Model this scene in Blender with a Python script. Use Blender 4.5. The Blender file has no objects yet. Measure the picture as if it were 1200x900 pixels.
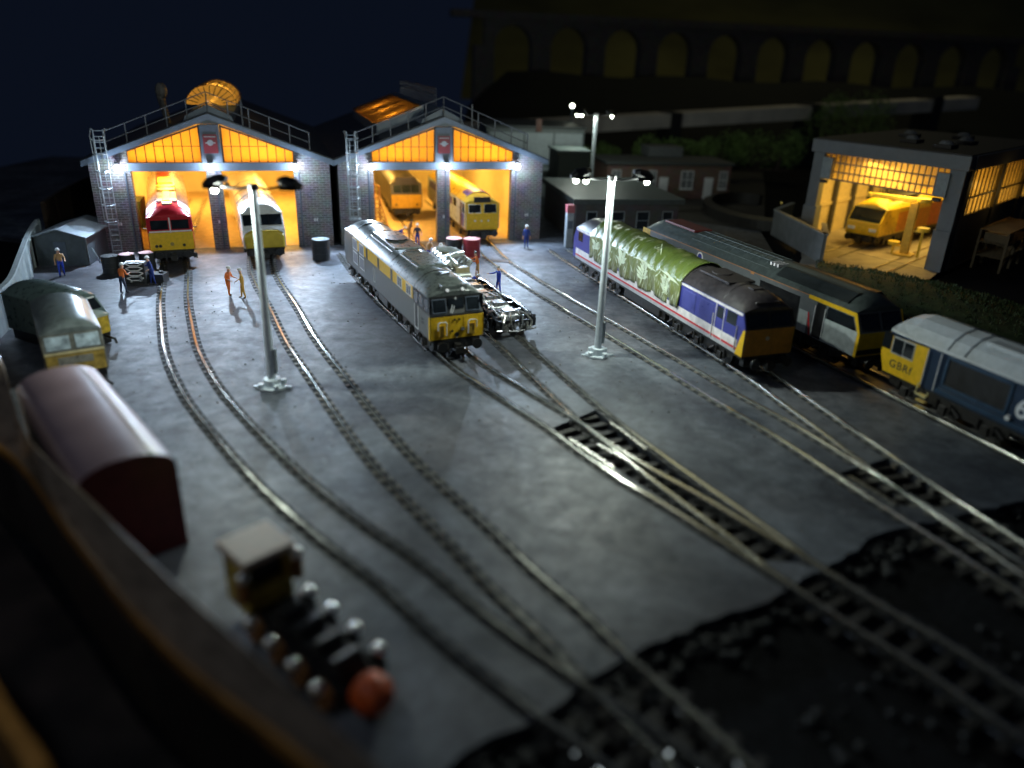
import bpy, bmesh, math, random
from mathutils import Vector, Matrix, geometry
random.seed(7)
R = math.radians
sc = bpy.context.scene
COL = sc.collection
# ------------------------------------------------------------------ camera
cd = bpy.data.cameras.new('camera'); cam = bpy.data.objects.new('camera', cd); COL.objects.link(cam)
pitch, roll = R(23.217), R(2.092)
F = Vector((0, math.cos(pitch), -math.sin(pitch))); U0 = Vector((0, math.sin(pitch), math.cos(pitch))); R0 = Vector((1, 0, 0))
RR = R0*math.cos(roll)+U0*math.sin(roll); UU = -R0*math.sin(roll)+U0*math.cos(roll)
m = Matrix((RR, UU, -F)).transposed().to_4x4(); m.translation = (0, 0, 13.497)
cam.matrix_world = m
cd.sensor_width = 36; cd.lens = 889.5/1200*36; cd.clip_start = .1; cd.clip_end = 2000
cd.dof.use_dof = True; cd.dof.focus_distance = 44; cd.dof.aperture_fstop = .0267/.46; cd.dof.aperture_blades = 0
sc.camera = cam
# ------------------------------------------------------------------ world, exposure
w = bpy.data.worlds.new('World'); sc.world = w; w.use_nodes = True
bg = w.node_tree.nodes['Background']; bg.inputs[0].default_value = (.28, .45, 1, 1); bg.inputs[1].default_value = .0105
sc.view_settings.view_transform = 'Standard'; sc.view_settings.look = 'None'
sc.view_settings.exposure = 0; sc.view_settings.gamma = 1
sc.cycles.use_denoising = True
sc.cycles.max_bounces = 6; sc.cycles.sample_clamp_indirect = 4; sc.cycles.caustics_reflective = False; sc.cycles.caustics_refractive = False

def lamp(name, loc, power, color, size=.15, kind='POINT', rot=None, sx=1, sy=1, spot=None):
    l = bpy.data.lights.new(name, kind); l.energy = power; l.color = color
    if kind == 'AREA': l.shape = 'RECTANGLE'; l.size = sx; l.size_y = sy
    else: l.shadow_soft_size = size
    if spot: l.spot_size = R(spot); l.spot_blend = .35
    o = bpy.data.objects.new(name, l); COL.objects.link(o); o.location = loc
    if rot: o.rotation_euler = rot
    return o
AMB = (1, .58, .12); LED = (.58, .77, 1); SOD = (.86, .97, .86)
# facade frame of the two brick sheds
FO = Vector((-15, 56.44, 0)); FTH = .3032
FS = Vector((math.cos(FTH), math.sin(FTH), 0)); FN = Vector((-math.sin(FTH), math.cos(FTH), 0))
def fac(s, d, z=0): return FO+FS*s+FN*d+Vector((0, 0, z))
LEDS = [-12.75, -6.9, -1.2, 4.15, 9.85, 15.35]
for i, s in enumerate(LEDS):
    lamp('wall_lamp_light', fac(s, -1.05, 5.72), 4000, LED, .1, kind='SPOT', rot=(R(-68), 0, FTH), spot=142)
    lamp('wall_lamp_glow', fac(s, -.95, 5.80), 170, LED, .1)
# inside the sheds
for s0 in (-6.7, 9.7):
    for sx_, d_ in ((-3.8, 6), (3.8, 6), (-3.8, 17), (3.8, 17)):
        lamp('shed_inside_light', fac(s0+sx_, d_, 5.4), 760 if s0 < 0 else 620, AMB, kind='AREA', rot=(0, 0, FTH), sx=1.2, sy=6)
        lamp('shed_uplight', fac(s0+sx_, d_-2.2, 5.2), 420, AMB, kind='AREA', rot=(math.pi, 0, FTH), sx=1.2, sy=6)
# added unseen fill lamps: warm over the distant countryside, dim over the whole layout
lamp('fill_light_far', (55, 165, 80), 4200, (1, .93, .5), kind='AREA', rot=(0, 0, 0), sx=50, sy=14)
lamp('fill_light_near', (-25, 5, 45), 1800, (.75, .88, 1), kind='AREA', rot=(R(38), R(-8), 0), sx=10, sy=10)

# ------------------------------------------------------------------ materials
_M = {}
def mat(key, col, rough=.55, metal=0, var=.18, scale=3, bump=0, emit=0, emitcol=None, col2=None, trans=0, spec=.5, stretch=None):
    if key in _M: return _M[key]
    mt = bpy.data.materials.new(key); mt.use_nodes = True; nt = mt.node_tree; N = nt.nodes; L = nt.links
    b = N['Principled BSDF']; b.inputs['Roughness'].default_value = rough; b.inputs['Metallic'].default_value = metal
    b.inputs['Specular IOR Level'].default_value = spec
    tc = N.new('ShaderNodeTexCoord'); nz = N.new('ShaderNodeTexNoise'); nz.inputs['Scale'].default_value = scale; nz.inputs['Detail'].default_value = 6
    src = tc.outputs['Object']
    if stretch:
        mp = N.new('ShaderNodeMapping'); mp.inputs['Scale'].default_value = stretch; L.new(src, mp.inputs[0]); src = mp.outputs[0]
    L.new(src, nz.inputs['Vector'])
    rp = N.new('ShaderNodeValToRGB'); rp.color_ramp.elements[0].position = .3; rp.color_ramp.elements[1].position = .7
    c2 = col2 or tuple(min(1, c*(1+var)) for c in col); c1 = col if col2 else tuple(c*(1-var) for c in col)
    rp.color_ramp.elements[0].color = (*c1, 1); rp.color_ramp.elements[1].color = (*c2, 1)
    L.new(nz.outputs['Fac'], rp.inputs[0]); L.new(rp.outputs[0], b.inputs['Base Color'])
    mr = N.new('ShaderNodeMapRange'); mr.inputs['To Min'].default_value = max(.03, rough-.12); mr.inputs['To Max'].default_value = min(1, rough+.12)
    L.new(nz.outputs['Fac'], mr.inputs[0]); L.new(mr.outputs[0], b.inputs['Roughness'])
    if bump:
        bp = N.new('ShaderNodeBump'); bp.inputs['Strength'].default_value = bump; bp.inputs['Distance'].default_value = .05
        n2 = N.new('ShaderNodeTexNoise'); n2.inputs['Scale'].default_value = scale*6; L.new(src, n2.inputs['Vector'])
        L.new(n2.outputs['Fac'], bp.inputs['Height']); L.new(bp.outputs[0], b.inputs['Normal'])
    if emit:
        b.inputs['Emission Color'].default_value = (*(emitcol or col), 1); b.inputs['Emission Strength'].default_value = emit
    if trans: b.inputs['Transmission Weight'].default_value = trans
    _M[key] = mt; return mt

def brick_mat(key, c1, c2, mortar, scale=1.0, bh=.14, bw=.42):
    if key in _M: return _M[key]
    mt = bpy.data.materials.new(key); mt.use_nodes = True; nt = mt.node_tree; N = nt.nodes; L = nt.links; b = N['Principled BSDF']
    tc = N.new('ShaderNodeTexCoord'); sx = N.new('ShaderNodeSeparateXYZ'); L.new(tc.outputs['Object'], sx.inputs[0])
    ad = N.new('ShaderNodeMath'); L.new(sx.outputs[0], ad.inputs[0]); L.new(sx.outputs[1], ad.inputs[1])
    cb = N.new('ShaderNodeCombineXYZ'); L.new(ad.outputs[0], cb.inputs[0]); L.new(sx.outputs[2], cb.inputs[1])
    bk = N.new('ShaderNodeTexBrick'); bk.inputs['Color1'].default_value = (*c1, 1); bk.inputs['Color2'].default_value = (*c2, 1); bk.inputs['Mortar'].default_value = (*mortar, 1)
    bk.inputs['Scale'].default_value = scale; bk.inputs['Brick Width'].default_value = bw; bk.inputs['Row Height'].default_value = bh; bk.inputs['Mortar Size'].default_value = .022
    L.new(cb.outputs[0], bk.inputs['Vector']); 
    nz = N.new('ShaderNodeTexNoise'); nz.inputs['Scale'].default_value = 1.2; nz.inputs['Detail'].default_value = 8; L.new(tc.outputs['Object'], nz.inputs['Vector'])
    mx = N.new('ShaderNodeMix'); mx.data_type = 'RGBA'; mx.blend_type = 'MULTIPLY'; mx.inputs[0].default_value = .7
    L.new(bk.outputs['Color'], mx.inputs[6]); L.new(nz.outputs['Color'], mx.inputs[7])
    hs = N.new('ShaderNodeBrightContrast'); hs.inputs[1].default_value = .01; L.new(mx.outputs[2], hs.inputs[0])
    L.new(hs.outputs[0], b.inputs['Base Color']); b.inputs['Roughness'].default_value = .6
    bp = N.new('ShaderNodeBump'); bp.inputs['Strength'].default_value = .8; bp.inputs['Distance'].default_value = .04; bp.invert = True
    L.new(bk.outputs['Fac'], bp.inputs['Height']); L.new(bp.outputs[0], b.inputs['Normal'])
    _M[key] = mt; return mt

def glass_mat(key, col, mixf=.5, rough=.1):
    """thin amber glazing: part see-through, part frosted so the lamps inside light it up"""
    if key in _M: return _M[key]
    mt = bpy.data.materials.new(key); mt.use_nodes = True; nt = mt.node_tree; N = nt.nodes; L = nt.links
    for n in list(N): N.remove(n)
    out = N.new('ShaderNodeOutputMaterial'); tr = N.new('ShaderNodeBsdfTransparent'); tr.inputs[0].default_value = (*col, 1)
    tl = N.new('ShaderNodeBsdfTranslucent'); tl.inputs[0].default_value = (*col, 1); gl = N.new('ShaderNodeBsdfGlossy'); gl.inputs['Roughness'].default_value = rough
    tc = N.new('ShaderNodeTexCoord'); nz = N.new('ShaderNodeTexNoise'); nz.inputs['Scale'].default_value = 2.5; L.new(tc.outputs['Object'], nz.inputs['Vector'])
    mr = N.new('ShaderNodeMapRange'); mr.inputs['To Min'].default_value = max(0, mixf-.12); mr.inputs['To Max'].default_value = min(1, mixf+.12); L.new(nz.outputs['Fac'], mr.inputs[0])
    m1 = N.new('ShaderNodeMixShader'); L.new(mr.outputs[0], m1.inputs[0]); L.new(tr.outputs[0], m1.inputs[1]); L.new(tl.outputs[0], m1.inputs[2])
    m2 = N.new('ShaderNodeMixShader'); m2.inputs[0].default_value = .06; L.new(m1.outputs[0], m2.inputs[1]); L.new(gl.outputs[0], m2.inputs[2])
    L.new(m2.outputs[0], out.inputs[0]); _M[key] = mt; return mt

BLACK = mat('black_paint', (.012, .012, .013), .38, var=.4)
CHASSIS = mat('dirty_chassis', (.03, .028, .026), .36, metal=.35, var=.5, scale=8)
STEEL = mat('bright_steel', (.55, .54, .5), .28, 1, var=.15)
RAIL = mat('rail_steel', (.66, .66, .61), .2, .95, var=.12, scale=.6)
GLASSD = mat('dark_window_glass', (.012, .016, .02), .07, spec=.9, var=.3)
GALV = mat('galvanised_steel', (.36, .41, .44), .38, .55, var=.15, scale=6)
POSTM = mat('mast_paint', (.72, .80, .86), .35, .3, var=.12, scale=4)
DGREY = mat('blue_grey_steel', (.085, .105, .14), .42, var=.15)
WHITE = mat('white_paint', (.72, .73, .74), .4, var=.08)
YEL = mat('warning_yellow', (.78, .47, .015), .36, var=.12, scale=5)
YELD = mat('weathered_yellow', (.42, .26, .03), .45, var=.35, scale=4)
ORN = mat('orange_cloth', (.75, .17, .03), .7); NAVY = mat('navy_cloth', (.02, .045, .25), .7)
SKIN = mat('skin_paint', (.55, .30, .2), .5); BOOT = mat('boot_black', (.015, .014, .014), .5)
def bulbmat(c, s): return mat('bulb_%g' % s, c, emit=s, emitcol=c)
BULB = bulbmat((.82, .92, 1), 120); BULB2 = bulbmat((.93, 1, .80), 30)

# ------------------------------------------------------------------ mesh helpers
class MB:
    def __init__(s): s.v = []; s.f = []
    def add(s, vs, fs):
        o = len(s.v); s.v += [tuple(v) for v in vs]; s.f += [tuple(i+o for i in f) for f in fs]; return s
    def box(s, x0, x1, y0, y1, z0, z1, M=None):
        vs = [Vector((x, y, z)) for x in (x0, x1) for y in (y0, y1) for z in (z0, z1)]
        if M: vs = [M @ v for v in vs]
        return s.add(vs, [(0, 1, 3, 2), (4, 6, 7, 5), (0, 4, 5, 1), (2, 3, 7, 6), (0, 2, 6, 4), (1, 5, 7, 3)])
    def cyl(s, a, b, r, n=12, r2=None, cap=True):
        a = Vector(a); b = Vector(b); r2 = r if r2 is None else r2; d = (b-a).normalized(); u = d.orthogonal().normalized(); v = d.cross(u)
        vs = []
        for k in range(n):
            t = 2*math.pi*k/n; e = u*math.cos(t)+v*math.sin(t); vs += [a+e*r, b+e*r2]
        fs = [(2*k, 2*((k+1) % n), 2*((k+1) % n)+1, 2*k+1) for k in range(n)]
        if cap: fs += [tuple(2*k for k in range(n))[::-1], tuple(2*k+1 for k in range(n))]
        return s.add(vs, fs)
    def tube(s, pts, r, n=6):
        for a, b in zip(pts[:-1], pts[1:]): s.cyl(a, b, r, n)
        return s
    def prism(s, poly, ex):   # poly list of 3D points, extruded by vector ex
        n = len(poly); ex = Vector(ex); vs = [Vector(p) for p in poly]+[Vector(p)+ex for p in poly]
        return s.add(vs, [tuple(range(n))[::-1], tuple(range(n, 2*n))]+[(k, (k+1) % n, (k+1) % n+n, k+n) for k in range(n)])
    def loft(s, rings, cap=True, closed=True):
        n = len(rings[0]); vs = [p for r in rings for p in r]; fs = []
        for i in range(len(rings)-1):
            for k in range(n if closed else n-1):
                fs.append((i*n+k, i*n+(k+1) % n, (i+1)*n+(k+1) % n, (i+1)*n+k))
        if cap: fs += [tuple(range(n))[::-1], tuple((len(rings)-1)*n+k for k in range(n))]
        return s.add(vs, fs)
    def sph(s, c, r, n=10, sz=1):
        rings = []
        for i in range(1, n):
            t = math.pi*i/n
            rings.append([(c[0]+r*math.sin(t)*math.cos(2*math.pi*k/n), c[1]+r*math.sin(t)*math.sin(2*math.pi*k/n), c[2]+r*sz*math.cos(t)) for k in range(n)])
        return s.loft(rings)
    def build(s, name, m, parent=None, bevel=0, smooth=False, loc=None):
        me = bpy.data.meshes.new(name); me.from_pydata(s.v, [], s.f); me.validate(); me.materials.append(m)
        bm = bmesh.new(); bm.from_mesh(me); bmesh.ops.recalc_face_normals(bm, faces=bm.faces); bm.to_mesh(me); bm.free()
        o = bpy.data.objects.new(name, me); COL.objects.link(o)
        if parent: o.parent = parent
        if loc: o.location = loc
        if bevel:
            b = o.modifiers.new('bevel', 'BEVEL'); b.width = bevel; b.segments = 2; b.limit_method = 'ANGLE'
        if smooth:
            me.shade_smooth()
            try: me.set_sharp_from_angle(angle=R(38))
            except Exception: pass
        return o
def tag(o, label, cat, group=None, kind=None):
    if label: o['label'] = label
    if cat: o['category'] = cat
    if group: o['group'] = group
    if kind: o['kind'] = kind
    return o
def thing(name, label, cat, loc=(0, 0, 0), rz=0, group=None):
    o = bpy.data.objects.new(name, None); COL.objects.link(o); o.location = loc; o.rotation_euler = (0, 0, rz); o.empty_display_size = .5
    return tag(o, label, cat, group)
def copy_tree(o, parent=None):
    c = o.copy(); COL.objects.link(c)
    if parent: c.parent = parent
    for ch in list(o.children): copy_tree(ch, c)
    return c
def text(body, size, parent, M, m, name='lettering', ext=.006, sx=1):
    cu = bpy.data.curves.new(name, 'FONT'); cu.body = body; cu.size = size; cu.extrude = ext; cu.space_character = 1.15; cu.offset = size*.014
    t = bpy.data.objects.new(name, cu); COL.objects.link(t)
    me = bpy.data.meshes.new_from_object(t); bpy.data.objects.remove(t); me.materials.clear(); me.materials.append(m)
    o = bpy.data.objects.new(name, me); COL.objects.link(o); me.transform(M @ Matrix.Diagonal((sx, 1, 1, 1)))
    o.parent = parent; return o

# ------------------------------------------------------------------ ground
def sheet(name, poly, z, m, kind='structure', holes=(), depth=0):
    rings = [[Vector((x, y, 0)) for x, y in p] for p in [poly]+list(holes)]
    tri = geometry.tessellate_polygon(rings); flat = [v for r in rings for v in r]
    mb = MB(); mb.add([(v.x, v.y, z) for v in flat], tri)
    if depth:
        for r in rings:
            n = len(r)
            for k in range(n):
                a, b = r[k], r[(k+1) % n]; mb.add([(a.x, a.y, z), (b.x, b.y, z), (b.x, b.y, z-depth), (a.x, a.y, z-depth)], [(0, 1, 2, 3)])
    o = mb.build(name, m); o['kind'] = kind; return o
def ground_material():
    mt = bpy.data.materials.new('yard_concrete'); mt.use_nodes = True; N = mt.node_tree.nodes; L = mt.node_tree.links; b = N['Principled BSDF']
    tc = N.new('ShaderNodeTexCoord')
    def noise(s, d, ro=.6, dist=0):
        n = N.new('ShaderNodeTexNoise'); n.inputs['Scale'].default_value = s; n.inputs['Detail'].default_value = d; n.inputs['Roughness'].default_value = ro; n.inputs['Distortion'].default_value = dist
        L.new(tc.outputs['Object'], n.inputs['Vector']); return n
    n1 = noise(.16, 7, .62, .6); n2 = noise(1.3, 8, .7, .3); n3 = noise(14, 4); n4 = noise(.07, 3)
    r1 = N.new('ShaderNodeValToRGB'); e = r1.color_ramp.elements; e[0].position = .40; e[0].color = (.048, .055, .070, 1); e[1].position = .66; e[1].color = (.17, .19, .215, 1)
    L.new(n1.outputs['Fac'], r1.inputs[0])
    r2 = N.new('ShaderNodeValToRGB'); e = r2.color_ramp.elements; e[0].position = .3; e[0].color = (.55, .55, .58, 1); e[1].position = .72; e[1].color = (1.4, 1.4, 1.4, 1); L.new(n2.outputs['Fac'], r2.inputs[0])
    mx = N.new('ShaderNodeMix'); mx.data_type = 'RGBA'; mx.blend_type = 'MULTIPLY'; mx.inputs[0].default_value = 1; L.new(r1.outputs[0], mx.inputs[6]); L.new(r2.outputs[0], mx.inputs[7])
    r3 = N.new('ShaderNodeValToRGB'); e = r3.color_ramp.elements; e[0].position = .45; e[0].color = (1, 1, 1, 1); e[1].position = .62; e[1].color = (1.05, .90, .84, 1); L.new(n4.outputs['Fac'], r3.inputs[0])
    m2 = N.new('ShaderNodeMix'); m2.data_type = 'RGBA'; m2.blend_type = 'MULTIPLY'; m2.inputs[0].default_value = 1; L.new(mx.outputs[2], m2.inputs[6]); L.new(r3.outputs[0], m2.inputs[7])
    L.new(m2.outputs[2], b.inputs['Base Color'])
    n5 = noise(.55, 12, .75, 1.6); r5 = N.new('ShaderNodeValToRGB'); e = r5.color_ramp.elements; e[0].position = .56; e[0].color = (0, 0, 0, 1); e[1].position = .74; e[1].color = (.13, .135, .145, 1); L.new(n5.outputs['Fac'], r5.inputs[0])
    m5 = N.new('ShaderNodeMix'); m5.data_type = 'RGBA'; m5.blend_type = 'ADD'; m5.inputs[0].default_value = 1; L.new(m2.outputs[2], m5.inputs[6]); L.new(r5.outputs[0], m5.inputs[7]); L.new(m5.outputs[2], b.inputs['Base Color'])
    mr = N.new('ShaderNodeMapRange'); mr.inputs['From Min'].default_value = .3; mr.inputs['From Max'].default_value = .7; mr.inputs['To Min'].default_value = .62; mr.inputs['To Max'].default_value = .42; L.new(n2.outputs['Fac'], mr.inputs[0]); L.new(mr.outputs[0], b.inputs['Roughness'])
    b.inputs['Specular IOR Level'].default_value = .45
    bp = N.new('ShaderNodeBump'); bp.inputs['Strength'].default_value = .5; bp.inputs['Distance'].default_value = .02; L.new(n3.outputs['Fac'], bp.inputs['Height']); L.new(bp.outputs[0], b.inputs['Normal'])
    return mt
YARDM = ground_material()
BALL = mat('black_ballast', (.008, .008, .009), .9, spec=.12, var=.8, scale=5, bump=1)
DIRT = mat('dark_yard_dirt', (.045, .04, .032), .85, var=.4, scale=.8, bump=.6)
# far ground sheet
g = sheet('ground', [(-48, -40), (320, -40), (320, 420), (-12, 420), (-14, 112), (-48, 92)], -.32, BALL)
pit1 = [(1.55, 27.05), (3.55, 29.0), (4.3, 27.3), (6.0, 24.1), (7.9, 20.4), (9.6, 17.85), (10.6, 16.55), (9.0, 16.75), (7.0, 19.5), (5.4, 21.8), (3.3, 24.9)]
pit2 = [(12.05, 24.35), (14.35, 25.6), (15.5, 22.4), (16.1, 20.6), (17.1, 18.0), (14.9, 18.2), (14.0, 20.1), (13.0, 22.5)]
edge = [(-9, 6.5), (-4, 9.0), (-.9, 11.3), (.5, 12.0), (2.0, 13.5), (3.2, 14.9), (4.4, 15.4), (5.7, 16.4), (7.0, 16.9), (8.2, 17.7), (9.2, 18.3)]
# the slab is laid in one outline whose near edge is broken and ragged
near = [(-5.8, 12.05), (-3.1, 9.9), (-1.6, 10.7), (-.4, 11.9), (1.2, 12.9), (2.1, 13.9), (3.2, 14.7), (4.4, 15.5), (5.7, 16.2), (6.9, 16.75), (10.75, 19.5), (11.6, 20.35), (12.9, 20.9), (17.2, 22.6), (19.5, 23.5), (22, 24.5), (23.8, 30), (20, 46), (19.3, 53.4), (27, 100), (-60, 100), (-60, 62), (-36, 55), (-28.6, 41.5), (-24.4, 33.0), (-22.1, 29.5), (-18.3, 25.2), (-14.4, 20.0), (-12.4, 18.0), (-10.65, 16.4), (-8.0, 14.0)]
def ragged(poly, n):
    out = []
    for i, (a, b) in enumerate(zip(poly, poly[1:])):
        out.append(a)
        if i < n:
            L_ = math.dist(a, b); k = max(1, int(L_/.35))
            for j in range(1, k): out.append((a[0]+(b[0]-a[0])*j/k+random.uniform(-.09, .09), a[1]+(b[1]-a[1])*j/k+random.uniform(-.09, .09)))
    out.append(poly[-1]); return out
pit1 = [(1.55, 27.05), (3.55, 29.0), (4.3, 27.3), (6.0, 24.1), (7.9, 20.4), (9.0, 18.75), (7.15, 18.85), (5.4, 21.8), (3.3, 24.9)]
pit2 = [(12.05, 24.35), (14.35, 25.6), (15.5, 22.5), (14.35, 22.05), (13.05, 22.3)]
yard = sheet('yard', ragged(near, 15), 0, YARDM, holes=[pit1, pit2], depth=.32)
crust = MB()     # broken dark lumps along the slab's near edge
for k in range(420):
    t = random.random()*13.9; i = 1+int(t); f = t-int(t); a, b = near[min(i, 14)], near[min(i+1, 15)]
    x = a[0]+(b[0]-a[0])*f+random.gauss(0, .3)+.15; y = a[1]+(b[1]-a[1])*f-abs(random.gauss(0, .6)); r = random.uniform(.05, .22)
    crust.sph((x, y, -.25), r, 5, .8)
for k in range(900):
    x = random.uniform(0, 26); y = random.uniform(8, 22); r = random.uniform(.05, .2)
    if y > 9+.62*x: continue
    crust.sph((x, y, -.28), r, 5, .7)
COALM = mat('coal_lumps', (.010, .011, .012), .7, var=.7, scale=2)
tag(crust.build('coal_rubble', COALM), 'loose black coal and stones spilled along the broken slab edge', 'rubble', kind='stuff')

# ------------------------------------------------------------------ tracks
def spline(pts, step=.35):
    P = [Vector((x, y, 0)) for x, y in pts]; out = []
    P = [2*P[0]-P[1]]+P+[2*P[-1]-P[-2]]
    for i in range(1, len(P)-2):
        a, b, c_, d = P[i-1:i+3]; n = max(2, int((c_-b).length/step))
        for k in range(n):
            t = k/n; out.append(.5*((2*b)+(c_-a)*t+(2*a-5*b+4*c_-d)*t*t+(3*b-a-3*c_+d)*t**3))
    out.append(P[-2]); return out
def offset(pts, d):
    out = []
    for i, p in enumerate(pts):
        t = (pts[min(i+1, len(pts)-1)]-pts[max(i-1, 0)]).normalized(); out.append(p+Vector((-t.y, t.x, 0))*d)
    return out
def sweep(mb, pts, prof):
    rings = []
    for i, p in enumerate(pts):
        t = (pts[min(i+1, len(pts)-1)]-pts[max(i-1, 0)]).normalized(); nrm = Vector((-t.y, t.x, 0))
        rings.append([p+nrm*u+Vector((0, 0, z)) for u, z in prof])
    mb.loft(rings)
HEADP = [(-.06, .09), (-.05, .11), (.05, .11), (.06, .09), (.075, .01), (.03, -.02), (.03, -.2), (.09, -.24), (-.09, -.24), (-.03, -.2), (-.03, -.02), (-.075, .01)]
SLEEP = mat('sleeper_dark', (.026, .022, .019), .7, var=.4, scale=4); CHAIR = mat('rail_chair', (.12, .11, .09), .6, var=.4, scale=6); CHAIRD = mat('rail_chair_dark', (.035, .033, .03), .6)
GAP = mat('flangeway_black', (.01, .01, .011), .8)
def resample(pts, step):
    out = [pts[0]]; acc = 0
    for a, b in zip(pts, pts[1:]):
        L_ = (b-a).length
        while acc+L_ >= step:
            t = (step-acc)/L_; a = a+(b-a)*t; out.append(a); L_ = (b-a).length; acc = 0
        acc += L_
    return out
def inside(p, poly):
    c_ = False; n = len(poly)
    for i in range(n):
        (x1, y1), (x2, y2) = poly[i], poly[i-1]
        if (y1 > p[1]) != (y2 > p[1]) and p[0] < (x2-x1)*(p[1]-y1)/(y2-y1)+x1: c_ = not c_
    return c_
def track(label, pts, gauge=1.46, group='railway tracks set in the yard', only=None, sides=(1, 1)):
    t = thing('railway_track', label, 'track', group=group)
    c0 = spline(pts)
    for i, sgn in enumerate((-1, 1)):
        rl = offset(c0, sgn*gauge/2); mb = MB(); sweep(mb, rl, HEADP); mb.build('rail', RAIL, t, smooth=True)
    gp = MB(); ch = MB()
    for sgn in (-1, 1):
        rl = offset(c0, sgn*gauge/2); ins = [p for p in rl]
        for side in (-1, 1):
            o_ = offset(rl, side*.17)
            run = [p for p in o_ if inside(p, near) and not inside(p, pit1) and not inside(p, pit2)]
            if len(run) > 3:
                k0 = 0
                for k in range(1, len(run)+1):
                    if k == len(run) or (run[k]-run[k-1]).length > .8:
                        if k-k0 > 2: sweep(gp, run[k0:k], [(-.08, .002), (.08, .002), (.08, .006), (-.08, .006)])
                        k0 = k
        rs = resample(rl, .62)
        for i in range(1, len(rs)-1):
            d = (rs[i+1]-rs[i-1]).normalized(); M = Matrix.Translation(rs[i]) @ Matrix.Rotation(math.atan2(d.y, d.x), 4, 'Z')
            zt = .035 if (inside(rs[i], near) and not inside(rs[i], pit1) and not inside(rs[i], pit2)) else -.1
            a = random.uniform(.10, .14); ch.box(-a, a, -.24, .24, -.2, zt-.012+random.uniform(0, .01), M)
    if gp.v: gp.build('flangeway', GAP, t)
    ch.build('rail_chairs', CHAIR if 'right bay' in label or 'second' in label or 'green' in label else CHAIRD, t)['kind'] = 'stuff'
    sp = MB(); cs = resample(c0, .72)
    for i in range(1, len(cs)-1):
        if inside(cs[i], near) and not inside(cs[i], pit1) and not inside(cs[i], pit2): continue
        d = (cs[i+1]-cs[i-1]).normalized(); M = Matrix.Translation(cs[i]) @ Matrix.Rotation(math.atan2(d.y, d.x)+random.uniform(-.02, .02), 4, 'Z')
        if cs[i].y > 100 or cs[i].y < 9: continue
        MB().box(-.13, .13, -1.25, 1.25, -.30, -.15, M).build('sleeper', SLEEP, t)
    return t
def mid(L_, R_): return [((a[0]+b[0])/2, (a[1]+b[1])/2) for a, b in zip(L_, R_)]
TA = [(-31, 74), (-26.6, 60), (-24.5, 53.0), (-22.65, 49.1), (-21.75, 47.1), (-19.65, 41.9), (-17.7, 37.6), (-15.8, 33.7), (-13.5, 29.85), (-11.4, 26.9), (-8.3, 23.0), (-6.6, 21.1), (-4.9, 19.35), (-2.9, 17.5), (-.9, 15.3), (.9, 13.6), (2.6, 12.1), (4.5, 10.2), (6.5, 7.5)]
TB = [(-25.5, 76), (-20.5, 60), (-18.8, 55.0), (-17.1, 49.8), (-15.6, 46.2), (-13.2, 41.3), (-10.7, 35.9), (-8.2, 31.2), (-6.1, 27.3), (-4.2, 24.0), (-2.6, 21.6), (-1.0, 19.3), (.25, 17.4), (1.45, 15.8), (2.5, 14.2), (4.0, 12.2), (5.5, 10), (7.2, 7)]
TC = [(-12.2, 54.5), (-10.4, 50.0), (-7.0, 42.5), (-3.0, 35.1), (-1.75, 32.9), (.4, 29.85), (2.0, 27.55), (3.3, 25.4), (4.6, 23.5), (5.85, 21.95), (7.0, 20.35), (7.7, 19.4), (8.45, 18.4), (9.75, 16.5), (11.0, 14.85), (12.0, 13.2), (14, 10.4)]
TD = [(-14.5, 78), (-9.1, 60.4), (-7.9, 57.2), (-5.5, 50.2), (-3.4, 44.6), (-1.5, 40.0), (-.2, 36.9), (1.55, 32.6), (2.5, 30.3), (3.5, 27.95), (4.55, 25.8), (5.3, 24.3), (6.05, 22.9), (7.25, 20.75), (7.8, 19.75), (8.3, 18.75)]
TE = [(-8.8, 78), (-3.3, 60.8), (-1.6, 54.8), (.5, 49.6), (2.7, 44.8), (4.8, 40.6), (6.9, 36.2), (8.3, 33.3), (9.6, 30.5), (10.6, 28.6), (11.5, 26.6), (12.5, 24.2), (13.2, 22.6), (14.3, 20.2), (15.2, 18.2), (17.5, 14)]
TF = [(3.2, 58), (4.6, 53.8), (8.0, 44.3), (11.0, 35.6), (11.9, 32.9), (12.65, 30.0), (13.4, 27.1), (13.95, 25.0), (14.75, 22.3), (15.4, 20.3), (16.2, 18), (18, 14)]
TG = [(8.0, 58), (10.0, 52), (13.5, 43), (17.0, 34.0), (18.4, 30.5), (20.2, 26), (22.6, 20), (25, 14)]
track('railway track curving from the left bay of the left shed', TA)
track('railway track running from the right bay of the left shed', TB)
track('railway track under and ahead of the grey and yellow locomotive', TC)
td_ = track('railway track carrying the stripped bogies, joining at the middle points', TD); td_.location.z = -.004
track('railway track from the right bay of the right brick shed past the second mast', TE)
track('railway track under the blue locomotive wrapped in green sheeting', TF)
track('railway track under the long grey and the dark blue locomotives at right', TG)
# point blades and crossings (bright rails inside the two turnouts)
def blades(label, segs):
    t = thing('points', label, 'points', group='track points')
    for s in segs:
        mb = MB(); sweep(mb, spline(s), [(-.06, .0), (-.06, .10), (.06, .10), (.06, .0)]); mb.build('point_blade', STEEL, t)
blades('short check rails in the middle turnout, beside the two joining tracks', [[(2.3, 26.15), (3.0, 25.1), (3.75, 23.95)], [(4.0, 27.75), (4.6, 26.65), (5.15, 25.5)], [(3.35, 25.75), (4.3, 24.6)]])
blades('short check rail in the far right turnout, beside the yard edge', [[(12.25, 24.0), (12.7, 23.1), (13.15, 22.1)]])
# inspection pit cover in front of right brick shed
tag(MB().box(-.75, .75, -.35, .35, .0, .03).build('drain_cover', BLACK, loc=(-1.3, 53.9, .0)), 'black square drain cover beside the rail by the right brick shed', 'drain')

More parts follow.
